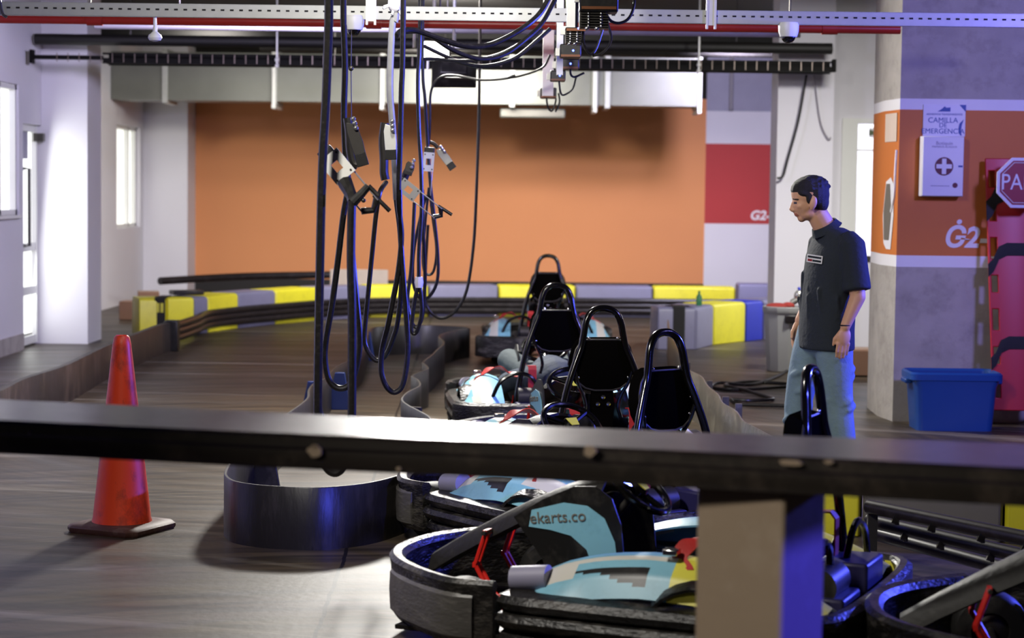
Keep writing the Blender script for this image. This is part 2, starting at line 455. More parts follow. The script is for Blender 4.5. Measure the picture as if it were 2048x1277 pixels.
# ------------------------------------------------------------------ far wall: orange panel, then the banded bay
OX = X(1410, DB); BX = X(1556, DB)+1.2
struct(MB().aabb((FX-.2, DB, 0), (OX, DB+.2, 2.95)).aabb((FX-.2, DB, 2.95), (OX, DB+.2, CEIL), 1).build('wall_back', ['orange', 'ceiling']))
struct(MB().aabb((FX, DB-.02, 0), (OX, DB, P(400, 556, DB).z)).build('baseboard_back', 'black_base'))
zb = [0, P(1480, 448, DB).z, P(1480, 288, DB).z, CEIL]
m = MB()
zb.insert(3, 2.78)
for i, mi in ((0, 0), (1, 1), (2, 0), (3, 2)): m.aabb((OX, DB-.01, zb[i]), (BX, DB+.2, zb[i+1]), mi)
o = struct(m.build('wall_back_bay', ['white_wall', 'red_band', 'ink_grey']))
text_mesh('lettering', 'G2-1', .185, frame_at(P(1526, 432, DB-.012), (1,0,0), (0,-1,0)), 'paint_white', o, bold=.006, shear=.2)
# pale pipe and bracket up on the bay
m = MB(); q = P(1462, 220, DB-.15); m.cyl(q, (q.x, q.y, CEIL), .03); m.build('vent_pipe', 'grey_pipe').update_tag()
o = bpy.data.objects['vent_pipe']; tag(o, 'thin pale vertical pipe dropping from ceiling beside the blue-lit end of the duct', 'pipe')
# ------------------------------------------------------------------ right of the track: white pillar and lit opening
D2 = 20.0
cx0, cx1 = X(1552, D2), X(1664, D2)
m = MB(); m.aabb((cx0, D2, 0), (cx1, D2+.5, CEIL)); struct(m.build('wall_right_pillar', 'white_wall'))
m = MB(); ox0 = X(1712, 20.4); oz0 = P(1735, 512, 20.4).z; oz1 = P(1735, 247, 20.4).z; rx = 6.5
m.aabb((cx1-.1, 20.4, 0), (ox0, 20.6, CEIL)).aabb((ox0, 20.4, 0), (rx, 20.6, oz0)).aabb((ox0, 20.4, oz1), (rx, 20.6, CEIL))
struct(m.build('wall_right', 'white_wall'))
# room seen through the opening: a wall and a lamp of its own
m = MB(); m.aabb((cx1+.1, 23.0, 0), (rx, 23.1, CEIL)); struct(m.build('wall_room_beyond', 'white_wall'))
w = thing('window_3', ((ox0+rx)/2, 20.45, oz0), None, None); struct(w)
m = MB()
m.aabb((ox0-.16, 20.36, oz0-.06), (ox0, 20.6, oz1+.05)).aabb((ox0, 20.36, oz1), (rx, 20.42, oz1+.05))
m.aabb((ox0-.42, 20.37, oz0-.6), (ox0-.34, 20.4, oz1+.05))
m.build('window_frame', 'frame_white', w)
MB().aabb((ox0, 20.36, oz0-.05), (rx, 20.6, oz0)).build('window_sill', 'steel_dark', w)
MB().aabb((ox0, 20.5, oz1-.28), (rx, 20.53, oz1-.26)).build('transom', 'frame_white', w)
o = MB(); q = P(1764, 266, 20.46); o.box(q, (.26, .02, .1), None, 0)
es = tag(o.build('exit_sign', 'paint_white', bevel=.004), 'small exit sign with dark green symbols hanging in the lit opening', 'sign')
m = MB()
for k in (-1, 1): m.prism([(-.05*k, 0), (.05*k, .035), (.05*k, -.035)], .003, frame_at(q+Vector((.055*k-.03, -.0102, 0)), (1,0,0), (0,-1,0)))
m.box(q+Vector((-.03, -.012, 0)), (.03, .004, .07))
m.build('green_arrows', 'sign_green', es)
# ------------------------------------------------------------------ concrete pillar with the bands
D3 = 14.0
px0 = X(1796, D3); side = X(1764, 14.9)
def zz(y): return P(1800, y, D3).z
bands = [(0, zz(534), 0), (zz(534), zz(511), 1), (zz(511), zz(219), 2), (zz(219), zz(197), 1), (zz(197), CEIL, 0)]
m = MB()
PW = 1.5; PD = .9; sk = .075
for a, b, mi in bands:
    # the left flank is splayed a little so that it shows from the track
    lo = [(px0, D3), (px0+PW, D3), (px0+PW, D3+PD), (px0-.02, D3+PD), (X(1765, D3+.35), D3+.35)]
    m.prism(lo, b-a, Matrix.Translation((0, 0, a)), mi)
pil = struct(m.build('wall_right_banded_pillar', ['concrete', 'paint_white', 'orange_band']))
text_mesh('lettering', 'Ġ2-', .2, frame_at(P(1931, 477, D3-.004), (1,0,0), (0,-1,0)), 'paint_white', pil, bold=.006, shear=.2)
# graphic of a fire extinguisher and a pale sticker on the flank
fl_a = Vector((px0, D3, 0)); fl_b = Vector((X(1765, D3+.35), D3+.35, 0)); fd = (fl_b-fl_a).normalized(); fn = Vector((fd.y, -fd.x, 0)) 
if fn.y > 0: fn = -fn
fw = (fl_b-fl_a).length
def flank(t, z): return fl_a + fd*(fw*t) + Vector((0, 0, z)) + fn*.003
m = MB(); f = frame_at(flank(.5, zz(432)), -fd, fn)
m.prism([(-.11,-.2),(-.05,-.24),(.05,-.24),(.1,.0),(.09,.22),(.02,.27),(-.08,.24),(-.14,.0)], .002, f)
m.build('extinguisher_outline', 'paint_white', pil)
m = MB(); f = frame_at(flank(.55, zz(425))+fn*.003, -fd, fn)
m.prism([(-.08,-.2),(.03,-.2),(.07,.0),(.03,.2),(-.05,.2),(-.1,.0)], .002, f)
m.build('extinguisher_graphic', 'graphic_grey', pil)
m = MB(); m.tube(spline([flank(.35, zz(425)), flank(.18, zz(390)), flank(.15, zz(350)), flank(.1, zz(300))], 6), .012, 6)
m.build('extinguisher_hose_graphic', 'paint_white', pil)
m = MB(); m.prism([(-.13,-.1),(.13,-.1),(.13,.1),(-.13,.1)], .003, frame_at(flank(.5, zz(254)), -fd, fn)); m.build('pale_sticker', 'sticker_pale', pil)

# ------------------------------------------------------------------ things on the pillar
fy = D3 - .002
a = P(1842, 393, D3-.1); b = P(1929, 273, D3-.1)
kit = thing('first_aid_box', ((a.x+b.x)/2, D3-.06, a.z), 'white wall first aid box with maroon cross in a circle', 'first aid box')
MB().aabb((a.x, D3-.1, a.z), (b.x, D3-.001, b.z)).build('box_body', 'sign_white', kit, bevel=.006)
MB().aabb((a.x+.004, D3-.112, a.z+.004), (b.x-.004, D3-.1, b.z-.004)).build('box_door', 'sign_white', kit, bevel=.004)
cw = (b.x-a.x); cc = P(1888, 333, D3-.113)
m = MB(); m.cyl(cc, cc+Vector((0,-.002,0)), .064, n=36); ec = m.build('emblem_disc', 'sign_maroon', kit)
m = MB(); m.box(cc+Vector((0,-.003,0)), (.108,.003,.03)).box(cc+Vector((0,-.0031,0)), (.03,.003,.108)); m.build('white_cross', 'sign_white', kit)
text_mesh('lettering', 'Botiquín', .035, frame_at(P(1889, 287, D3-.113), (1,0,0), (0,-1,0)), 'ink_grey', kit, .001)
text_mesh('lettering', 'PRIMEROS AUXILIOS', .019, frame_at(P(1889, 294, D3-.113), (1,0,0), (0,-1,0)), 'ink_grey', kit, .001)
q = P(1910, 371, D3-.113); MB().cyl(q, q+Vector((0,-.002,0)), .018).build('round_seal', 'sign_maroon', kit)
q = P(1880, 372, D3-.113); MB().box(q, (.13, .002, .004)).build('print_line', 'ink_grey', kit)
q = P(1921, 333, D3-.113); MB().box(q, (.03, .002, .012)).build('blue_mark', 'sign_blue', kit)
a = P(1846, 272, D3-.02); b = P(1932, 210, D3-.02)
sg = thing('stretcher_sign', ((a.x+b.x)/2, D3-.01, a.z), 'white notice with blue corners about an emergency stretcher, above the first aid box', 'sign')
MB().aabb((a.x, D3-.012, a.z), (b.x, D3-.001, b.z)).build('sign_plate', 'sign_white', sg)
for t, s, y in (('CAMILLA', .052, 241), ('DE', .045, 251), ('EMERGENCIA', .05, 263)):
    text_mesh('lettering', t, s, frame_at(P(1886, y, D3-.013), (1,0,0), (0,-1,0)), 'sign_blue', sg, .001)
text_mesh('lettering', 'ADHESIVOS TRANSPARENTES', .019, frame_at(P(1889, 229, D3-.013), (1,0,0), (0,-1,0)), 'sign_blue', sg, .001)
f = frame_at(P(1932, 210, D3-.0125), (1,0,0), (0,-1,0))
m = MB(); m.prism([(-.045,0),(0,0),(0,-.05)], .002, f)
f = frame_at(P(1920, 256, D3-.0125), (1,0,0), (0,-1,0)); m.prism([(.025,.06),(-.005,.03),(-.012,-.01),(0,-.05),(.012,-.055),(.006,-.02),(.012,.02)], .002, f)
f = frame_at(P(1888, 219, D3-.0125), (1,0,0), (0,-1,0)); m.prism([(-.045,-.015),(.045,-.015),(.045,.015),(.015,.012),(.005,.022),(-.02,.0)], .002, f)
m.build('blue_print', 'sign_blue', sg)
# red spine board leaning on the pillar
bx0 = X(1977, D3-.2); bw = .43; btop = P(1990, 318, D3-.1).z; 
sb = thing('spine_board', (bx0+bw/2, D3-.2, .0), 'red plastic spine board with oval hand holes and black straps leaning against banded pillar', 'stretcher')
bz0 = .12
def brd(u, v, off=0.0):   # u across, v along height; leans back to the pillar
    y = D3-.30 + .24*v
    w = bw*(.86 + .14*v) 
    return Vector((bx0 + .045*(1-v) + u*w, y-off, bz0 + (btop-bz0)*v))
N_U = 13; N_V = 61
m = MB()
def hole(u, v):
    for uu in (.1, .9):
        for k in range(7):
            vc = .08 + k*.14
            if abs(u-uu) < .05 and abs(v-vc) < .038: return True
    return False
us = [0, .05, .1501, .2, .3, .4, .5, .6, .7, .8, .8499, .95, 1]
rows = [[brd(u, j/60.0, .02*math.sin(PI*min(1, max(0, u)))) for u in us] for j in range(61)]
vv = [[m.bm.verts.new(p) for p in r] for r in rows]
for j in range(60):
    for i in range(12):
        if not hole((us[i]+us[i+1])/2, (j+.5)/60.0): m._f([vv[j][i], vv[j][i+1], vv[j+1][i+1], vv[j+1][i]])
bmesh.ops.recalc_face_normals(m.bm, faces=m.bm.faces); bmesh.ops.solidify(m.bm, geom=list(m.bm.faces), thickness=.035)
m.build('board', 'board_red', sb, bevel=.006)
for v0, v1 in ((.82, .92), (.6, .67), (.23, .3)):
    m = MB(); rows = []
    for u, dv in ((-.03, -.07), (.06, -.05), (.16, 0), (.3, .015), (.6, .015), (.9, .01), (1.03, 0)):
        rows.append([brd(u, v0+dv, .055), brd(u, (v0+v1)/2+dv, .058), brd(u, v1-.02+dv, .055)])
    m.grid(rows, None, .006).build('strap', 'strap_blk', sb)
# stop sign hung in front of the board's top
q = P(2043, 366, D3-.34)
st = thing('stop_sign', q, 'red octagonal stop sign with white border lettered PARE, on the spine board', 'sign')
ro = .185
m = MB(); m.prism([(ro*math.cos(PI/8+k*PI/4), ro*math.sin(PI/8+k*PI/4)) for k in range(8)], .012, frame_at(q, (1,0,0), (0,-1,0)))
m.build('sign_plate', 'sign_white', st)
r2 = ro*.88; r3 = ro*.8
def octo(r): return [Vector((r*math.cos(PI/8+k*PI/4), r*math.sin(PI/8+k*PI/4), 0)) for k in range(8)]
f = frame_at(q+Vector((0,-.0125,0)), (1,0,0), (0,-1,0))
m = MB(); m.prism([(v.x, v.y) for v in octo(r2)], .002, f); m.build('red_field', 'sign_red', st)
f2 = frame_at(q+Vector((0,-.0155,0)), (1,0,0), (0,-1,0))
m = MB(); m.tube([f2 @ v for v in octo(r3)], .003, 6, closed=True); m.build('border_line', 'sign_white', st)
text_mesh('lettering', 'PARE', .155, frame_at(q+Vector((0,-.015,0)), (1,0,0), (0,-1,0)), 'sign_white', st, .002, width=.82)
# blue tub
a = P(1816, 858, 13.5); b = P(2003, 746, 13.5); 
tb = thing('storage_tub', ((a.x+b.x)/2, 13.45, 0), 'blue open plastic storage tub standing on floor before the banded pillar', 'tub')
cxm = (a.x+b.x)/2; hw = (b.x-a.x)/2; ht = b.z; hd = .2
def rr(w, d, z, r=.05, n=5):
    pts = []
    for sx, sy, a0 in ((1,1,0),(-1,1,90),(-1,-1,180),(1,-1,270)):
        for k in range(n+1):
            t = R(a0+90*k/n); pts.append(Vector((cxm+sx*(w-r)+r*math.cos(t), 13.62+sy*(d-r)+r*math.sin(t), z)))
    return pts
m = MB(); m.rings([rr(hw-.055, hd-.04, 0), rr(hw-.035, hd-.02, ht*.75), rr(hw-.02, hd-.008, ht*.86), rr(hw, hd, ht*.87), rr(hw, hd, ht*.97), rr(hw-.012, hd-.012, ht), rr(hw-.025, hd-.025, ht*.96), rr(hw-.06, hd-.05, .01)], cap=True)
m.build('tub_body', 'tub', tb)
for s in (-1, 1): MB().box((cxm+s*(hw-.005), 13.62, ht*.83), (.05, .16, .035)).build('handle', 'tub', tb, bevel=.01)
# ------------------------------------------------------------------ overhead services
def level(px0, px1, py, d):
    """two end points of a level member seen at height py in mid span"""
    z = P((px0+px1)/2, py, d).z
    return Vector((X(px0, d), d, z)), Vector((X(px1, d), d, z))
# slotted strut right across
DS = 10.8
a, b = level(-120, 2170, 29.5, DS); z0 = a.z; hs = .036
sl = thing('slotted_strut', ((a.x+b.x)/2, DS, z0), 'long galvanised slotted steel channel running across the whole view under the ceiling', 'channel')
m = MB(); m.aabb((a.x, DS-.02, z0-hs), (b.x, DS-.017, z0+hs)).aabb((a.x, DS-.02, z0+hs-.003), (b.x, DS+.02, z0+hs)).aabb((a.x, DS-.02, z0-hs), (b.x, DS+.02, z0-hs+.003))
x = a.x+.03
while x < b.x:
    m.box((x, DS-.0205, z0+.004), (.02, .002, .009), None, 1); x += .05
m.build('channel', ['galv_strut', 'slot'], sl)
for px in (740, 1415):
    x = X(px, DS)
    m = MB()
    for s in (-.022, .022): m.aabb((x+s-.006, DS-.032, z0-hs-.03), (x+s+.006, DS-.022, CEIL-.2))
    m.aabb((x-.022, DS-.026, z0-hs-.01), (x+.022, DS-.022, z0+.4))
    m.cyl((x, DS-.027, z0+.4), (x, DS-.027, CEIL), .008)
    m.build('hanger_strap', 'steel_white', sl)
x = X(-8+15, DS); 
m = MB(); m.tube(spline([(x-.03, DS-.03, z0+.3), (x, DS-.035, z0), (x+.03, DS-.03, z0-.05)], 5), .008); m.build('hook', 'steel_dark', sl)
# pipes
def pipe(name, px0, px1, py0, py1, d, r, mat, label, cat='pipe', couplings=()):
    p0 = P(px0, py0, d); p1 = P(px1, py1, d); z = (p0.z+p1.z)/2; p0.z = p1.z = z
    m = MB(); m.cyl(p0, p1, r, n=18)
    for px in couplings:
        x = X(px, d); m.cyl((x-.05, d, z), (x+.05, d, z), r*1.25, n=18)
    o = tag(m.build(name, mat), label, cat)
    for t in (.12, .5, .88):
        x = p0.x + (p1.x-p0.x)*t
        MB().cyl((x, d, z+r*.9), (x, d, CEIL), .006, n=8).build('hanger_rod', 'steel_dark', o)
    return o
pipe('sprinkler_pipe', -40, 1800, 33, 62, 13.0, .032, 'red_pipe', 'red enamelled sprinkler pipe running across behind the slotted steel channel', couplings=(190, 745, 1652))
pipe('conduit_pipe', 190, 1600, 44, 75, 16.0, .03, 'grey_pipe', 'pale grey pipe running just below and behind the red pipe')
pipe('drain_pipe', 70, 1664, 73, 103, 19.6, .055, 'black_pipe', 'thick black pipe running across above the dark cable tray')
pipe('far_drain_pipe', 520, 1600, 92, 105, 24.0, .07, 'black_pipe', 'thick dark pipe farther back, above the galvanised duct')
pipe('far_sprinkler_pipe', 600, 1180, 128, 137, 22.5, .035, 'red_pipe', 'red pipe glimpsed behind the dark cable tray above the duct')
# cable tray
d = 19.3; p0 = P(62, 115, d); p1 = P(1670, 132, d); z = (p0.z+p1.z)/2; 
ct = thing('cable_tray', ((p0.x+p1.x)/2, d, z), 'dark ladder cable tray spanning from the left pillar to the right pillar', 'cable tray')
xs0 = X(205, d)
m = MB(); m.aabb((xs0, d, z-.055), (p1.x, d+.01, z-.035)).aabb((xs0, d, z+.03), (p1.x, d+.01, z+.05)).aabb((xs0, d+.3, z-.055), (p1.x, d+.31, z+.05))
m.aabb((xs0, d+.02, z-.045), (p1.x, d+.29, z+.0))
m.aabb((p0.x, d, z-.02), (xs0, d+.06, z+.02)).aabb((p0.x-.01, d-.03, z-.06), (p0.x+.015, d+.1, z+.07)).aabb((p1.x-.02, d-.02, z-.05), (p1.x+.01, d+.1, z+.07))
x = p0.x+.25
while x < p1.x: m.box((x, d-.003, z), (.007, .006, .085), None, 1); x += .107
m.build('tray_rails', ['tray', 'rung'], ct)
for px in (553, 1393):
    x = X(px, d); m = MB(); m.cyl((x, d-.012, z-.05), (x, d-.012, CEIL), .01); m.ell((x, d-.012, z+.0), .022); m.ell((x, d-.012, z-.06), .022); m.build('drop_rod', 'steel_white', ct)
# galvanised duct
d = 26.0; zl = P(900, 207, d).z; zh = zl+.62
xs = [X(p, d) for p in (222, 330, 548, 763, 840, 1022, 1187, 1212, 1400)]
du = thing('air_duct', ((xs[0]+xs[-1])/2, d+.3, zl), 'galvanised rectangular air duct hanging in front of the orange wall', 'duct')
for i in range(len(xs)-1):
    MB().aabb((xs[i]+.004, d, zl), (xs[i+1]-.004, d+.7, zh)).build('duct_section', 'galv', du)
for x in xs[1:-1]: MB().aabb((x-.035, d-.035, zl-.04), (x+.035, d+.74, zh+.04)).build('flange', 'galv_strut', du, bevel=.004)
MB().aabb((xs[-1]-.06, d-.03, zl-.03), (xs[-1], d+.74, zh+.03)).build('flange', 'galv_strut', du, bevel=.004)
for px in (548, 763, 1187, 1395):
    x = X(px, d); m = MB(); m.aabb((x-.02, d-.07, zl-.1), (x+.02, d-.04, CEIL)); m.box((x, d+.3, zl-.07), (.05, .8, .04)); m.build('hanger', 'steel_white', du)
for px in (250, 460, 575, 690):
    x = X(px, 27.2); q = P(px, 204, 27.2)
# grille box under the duct
q = P(1065, 227, 26.4)
gb = thing('air_outlet', q, 'small grey air outlet box under the duct on the orange wall', 'vent')
m = MB(); m.box(q, (.86, .3, .13)); m.build('outlet_box', 'galv', gb, bevel=.02)
for k in range(3): MB().box(q+Vector((0, -.152, -.03+k*.03)), (.8, .01, .008)).build('louvre', 'rung', gb)
# floodlights under the ceiling
def flood(q, rotx, label, s=1.0, rotz=0):
    t = thing('floodlight', q, label, 'lamp', 'ceiling floodlights')
    rot = (Matrix.Rotation(rotz, 3, 'Z') @ Matrix.Rotation(rotx, 3, 'X'))
    m = MB(); 
    m.rings([[q+rot @ Vector((x*s, y*s, z*s)) for x, y in ((-w,-h),(w,-h),(w,h),(-w,h))] for w, h, z in ((.12,.09,.1),(.2,.15,-.02),(.21,.16,-.06))])
    m.build('housing', 'blk_plastic', t, bevel=.008)
    m = MB(); m.box(q+rot @ Vector((0,0,-.066*s)), (.36*s,.26*s,.01), rot); m.build('lens', 'lamp_glow', t)
    m = MB(); m.tube([q+Vector((-.24*s,0,0)), q+Vector((-.24*s,0,.2)), q+Vector((.24*s,0,.2)), q+Vector((.24*s,0,0))], .014, 8); m.cyl(q+Vector((0,0,.2)), (q.x, q.y, CEIL), .014); m.build('bracket', 'steel_white', t)
    return t
FL1 = P(868, 96, 15.2)
flood(FL1, R(-52), 'white lit floodlight with steel bracket under the ceiling, facing the karts', .62)
FL2 = P(908, 140, 17.5)
flood(FL2, R(62), 'black floodlight seen from behind, aimed at the bright duct', .95)
# dome cameras and a sensor on the strut
def dome(q, label, drop):
    t = thing('dome_camera', q, label, 'camera', 'white dome cameras')
    m = MB(); m.lathe([(.02,.05),(.05,.05),(.056,.038),(.054,.0),(.046,-.026),(.034,-.03)], q); m.build('housing', 'frame_white', t)
    m = MB(); m.ell(q+Vector((0,0,-.025)), (.039,.039,.036)); m.build('dark_dome', 'blk_gloss', t)
    m = MB(); m.cyl(q+Vector((0,0,.06)), q+Vector((0,0,drop)), .012); m.build('stem', 'steel_white', t)
dome(P(708, 50, 10.8), 'white dome camera left of the grey wire bundle, under the steel channel', .1)
dome(P(1577, 64, 10.8), 'white dome camera under the steel channel above the standing man', .1)
q = P(310, 74, 10.8)
sn = thing('detector', q, 'white ceiling detector on short stem hanging from the steel channel at left', 'detector')
m = MB(); m.lathe([(.012,.03),(.022,.02),(.034,.01),(.038,-.004),(.03,-.018),(.01,-.024)], q); m.build('head', 'frame_white', sn)
m = MB(); m.cyl(q+Vector((0,0,.02)), q+Vector((0,0,.115)), .009); m.cyl(q+Vector((0,0,.02)), q+Vector((0,0,.05)), .012); m.build('stem', 'steel_white', sn)
# dark concrete beam between
struct(MB().aabb((-5, 22.8, 3.25), (6, 23.3, CEIL)).build('trim_1', 'beam'), None)
struct(MB().aabb((-5, 16.6, 3.3), (6, 17.1, CEIL)).build('trim_2', 'beam'), None)
# loose wire down the white pillar at right
m = MB(); m.tube(spline([P(1613, 150, 19.9), P(1597, 240, 19.9), P(1575, 320, 19.9), P(1566, 352, 19.9), P(1554, 357, 19.9)], 5), .012, 6)
tag(m.build('wall_cable', 'black_pipe'), 'thin dark cable slanting down the face of the white right pillar', 'cable')
m = MB(); m.tube(spline([P(1628, 150, 19.95), P(1640, 240, 19.95), P(1655, 276, 19.95), P(1662, 275, 19.95)], 5), .007, 6)
tag(m.build('thin_wire', 'grey_pipe'), 'thin grey wire curving down to the lit opening at right', 'wire')

# ------------------------------------------------------------------ charger posts and chargers at the head of the kart row
def post_strut(px, d, y0, w, label):
    x = X(px, d); z = P(px, y0, d).z
    m = MB(); m.aabb((x-w/2, d-.02, z), (x-w/2+.004, d+.02, CEIL)).aabb((x+w/2-.004, d-.02, z), (x+w/2, d+.02, CEIL)).aabb((x-w/2, d-.022, z), (x+w/2, d-.018, CEIL))
    t = tag(m.build('strut_post', 'steel_white'), label, 'post', 'hanging strut posts')
    return t
post_strut(1137, 9.6, 60, .04, 'nearest galvanised strut post, bottom end ending beside the top charger')
post_strut(1116, 11.4, 150, .036, 'middle galvanised strut post hanging behind the chargers')
post_strut(1093, 13.8, 192, .075, 'farthest and longest pale strut post, carrying the lowest charger')
def charger(px0, px1, y0, y1, d, fins, label, loops=()):
    a = P(px0, y1, d); b = P(px1, y0, d); w = b.x-a.x; h = b.z-a.z; c = (a+b)/2; dp = .13
    t = thing('charger', (c.x, d, a.z), label, 'charger', 'kart battery chargers')
    MB().box(c, (w, dp, h)).build('housing', 'blk_plastic', t, bevel=.008)
    MB().box((c.x, d-dp/2-.003, a.z+h*.12), (w*.9, .008, .012)).build('copper_strip', 'orange_led', t)
    if fins:
        m = MB(); fz = P(px0, fins, d).z; hh = (a.z-fz)
        m.aabb((a.x+.01*w, d-.04, fz), (b.x-.25*w, d+.05, a.z))
        for k in range(6): m.box((c.x-.1*w, d-.045, fz+hh*(k+.5)/6), (w*.72, .03, hh*.07))
        for k in range(5):
            for u in (.3, .7): m.ell((a.x+w*.8*u, d-.062, fz+hh*(k+.5)/5), .006, n=8, m=6, mi=1)
        for u in (.2, .45): m.ell((a.x+w*u, d-.062, fz-.004), .009, n=8, m=6, mi=1)
        m.build('heat_sink', ['steel_dark', 'chrome'], t)
    m = MB(); m.ell((c.x+w*.12, d-dp/2-.004, c.z), .006, n=8, m=6); m.build('indicator', 'blue_led', t)
    for lp in loops:
        m = MB(); m.tube(spline([P(x, y, d-.05+.02*i) for i, (x, y) in enumerate(lp)], 6), .0065, 8); m.build('lead', 'hose', t)
    m = MB(); m.aabb((c.x-.012, d+.05, c.z), (c.x+.012, d+.07, CEIL)); m.build('hanger_strip', 'steel_dark', t)
    m = MB(); m.aabb((a.x-.02, d+.04, c.z-.02), (c.x, d+.07, c.z+.02)); m.build('clip', 'steel_white', t)
    return t
charger(1158, 1236, -40, 26, 8.6, 57, 'uppermost and nearest black battery charger cut by the frame top', [[(1210,25),(1222,42),(1240,46),(1258,36),(1268,12),(1268,-12)]])
charger(1130, 1172, 57, 62, 9.6, 88, 'heat-sink fronted charger second from the top of the line', [[(1166,57),(1168,90),(1180,108),(1192,98),(1205,60),(1212,30)], [(1215,45),(1222,80),(1205,105),(1186,112)]])
charger(1119, 1162, 90, 116, 10.6, 0, 'black charger third from the top of the hanging line', [])
charger(1112, 1158, 119, 139, 11.8, 0, 'black charger fourth from the top of the hanging line', [[(1140,138),(1142,150),(1150,154),(1168,146)]])
charger(1100, 1131, 142, 163, 12.8, 0, 'small black charger just above the lowest one', [[(1118,162),(1121,185),(1128,190),(1145,178),(1152,155)]])
charger(1080, 1113, 176, 197, 14.0, 0, 'lowest and farthest charger at the foot of the pale post', [[(1093,197),(1096,215),(1104,222),(1112,200),(1106,190)], [(1117,186),(1119,205),(1111,224)]])

# ------------------------------------------------------------------ hanging charging cables
def cable(label, pts, d, r, mat='hose', up=True, name='charging_cable', group='charging cables hanging from the ceiling'):
    q = [P(x, y, d + (dz if True else 0)) for x, y, dz in [(p + (0,))[:3] for p in pts]]
    if up: q = [Vector((q[0].x, q[0].y, CEIL))] + q
    m = MB(); m.tube(spline(q, 7), r, 10)
    return tag(m.build(name, mat), label, 'cable', group)
cable('thickest front charging cable, hanging leftmost down to a loop behind the rail',
      [(658,-20),(657,60),(652,200),(645,330),(641,480),(638,640),(636,760),(637,850),(648,925),(672,946),(694,918),(703,850),(704,740),(704,620),(702,520),(703,440),(704,402)], 7.5, .0170)
cable('second charging cable from the left, hanging beside the thickest, its loop ending above the rail',
      [(687,-20),(688,60),(690,140),(688,230),(692,330),(697,370),(687,430),(676,520),(664,610),(652,680),(650,720),(658,760),(677,777),(700,768),(716,720),(719,670),(713,600),(704,500),(702,430)], 8.5, .0135)
cable('grey cable bundle tied with pale tape hanging left of centre',
      [(793,-10),(786,40),(782,100),(780,180),(785,250),(790,330),(793,400)], 9.0, .0155, 'hose_grey')
cable('glossy charging cable making a long loop under the pale zinc clamp',
      [(772,365,.1),(760,385),(752,430),(745,500),(737,580),(731,640),(729,680),(737,705),(754,722),(772,710),(785,680),(796,640),(803,560),(800,470),(792,400)], 9.3, .0115, up=False)
cable('charging cable with the lowest round loop in front of the dark belt wall',
      [(806,60),(803,180),(800,300),(797,400),(803,470),(797,540),(786,600),(776,650),(764,700),(763,745),(774,775),(790,785),(806,768),(815,710),(813,640),(807,560),(801,470),(799,380)], 8.9, .0125)
cable('charging cable hanging straight beside the loop in mid bundle, tied by white tape',
      [(840,60),(836,160),(838,260),(842,330),(843,420),(838,500),(837,560),(828,610),(823,660),(833,665),(843,630),(842,590),(838,565)], 11.0, .0115)
cable('thin charging cable under the slanting toothed clamp',
      [(829,405),(826,470),(822,540),(815,600),(822,640),(832,655),(843,640),(848,600),(850,540),(846,460),(845,380)], 11.5, .011, up=False)
cable('charging cable hanging under the blue-lit clamp with two nested loops',
      [(845,110),(850,200),(856,300),(861,370),(868,430),(875,500),(876,550),(868,580),(850,600),(835,590),(826,560),(828,500),(842,430),(852,390)], 12.4, .0105)
cable('small inner loop of cable right below the blue-lit clamp',
      [(858,375),(852,430),(846,500),(848,540),(858,550),(868,540),(873,500),(866,440),(860,390)], 12.8, .009, up=False)
cable('thin rightmost charging cable hanging alone to a wide loop in front of the barrier',
      [(959,150),(957,260),(953,380),(948,480),(938,560),(926,600),(905,628),(880,637),(858,620),(850,590),(852,520),(856,450)], 14.5, .0145*.8)
cable('thin cable dropping from an overhead arch to the blue-lit clamp',
      [(1030,150),(1005,158),(960,160),(915,152),(888,152),(870,165),(861,190),(860,240),(858,290)], 13.0, .0085, up=False)
def sag(label, pts, d0, d1, r, mat='hose'):
    n = len(pts)-1
    q = [P(x, y, d0+(d1-d0)*i/n) for i, (x, y) in enumerate(pts)]
    m = MB(); m.tube(spline(q, 7), r, 10)
    return tag(m.build('overhead_cable', mat), label, 'cable', 'overhead cables sagging to the chargers')
sag('thickest shiny overhead cable, highest of those sagging to the chargers', [(792,72),(806,61),(835,62),(880,78),(930,92),(975,91),(1020,72),(1060,46),(1085,20),(1105,-20)], 9.0, 9.6, .0135)
sag('overhead cable sagging just below the thickest one', [(800,64),(850,66),(905,100),(960,118),(1010,108),(1055,75),(1085,45),(1110,0)], 9.2, 9.9, .011)
sag('overhead cable with a pale sheen sagging low to the chargers', [(845,118),(870,118),(920,122),(965,118),(1010,104),(1055,78),(1085,58)], 11.2, 11.4, .010)
sag('lowest overhead cable dipping in front of the tray', [(848,92),(885,110),(930,128),(975,132),(1030,116),(1075,80),(1100,58)], 11.6, 11.8, .012)
sag('thin overhead cable reaching down past the duct', [(888,156),(930,158),(985,160),(1040,152),(1085,135),(1100,110)], 13.4, 13.2, .008)
m = MB(); m.tube([P(703, 60, 9.0), P(702, 140, 9.0), P(703, 245, 9.0)], .0025, 6); m.ell(P(702, 137, 9.0), .012)
tag(m.build('hanging_wire', 'steel_dark'), 'thin wire hanging straight beside the second cable', 'wire')
# tape and tie parts are separate wraps
m = MB(); q = P(838, 565, 11.0); m.tube([q+Vector((0,0,.03)), q, q+Vector((0,0,-.03))], [.02,.026,.02], 10); tag(m.build('tape_wrap', 'tape'), 'white tape wrapped round the straight mid-bundle cable', 'tape')
m = MB(); q = P(791, 6, 9.0); m.ell(q, (.035,.03,.05)); 
for k in range(5): m.tube([q, q+Vector((random.uniform(-.06,.08), -.02, random.uniform(-.07,.03)))], .006, 6)
tag(m.build('tape_knot', 'tape'), 'frayed white tape knot tying the grey cable bundle at the frame top', 'tape')

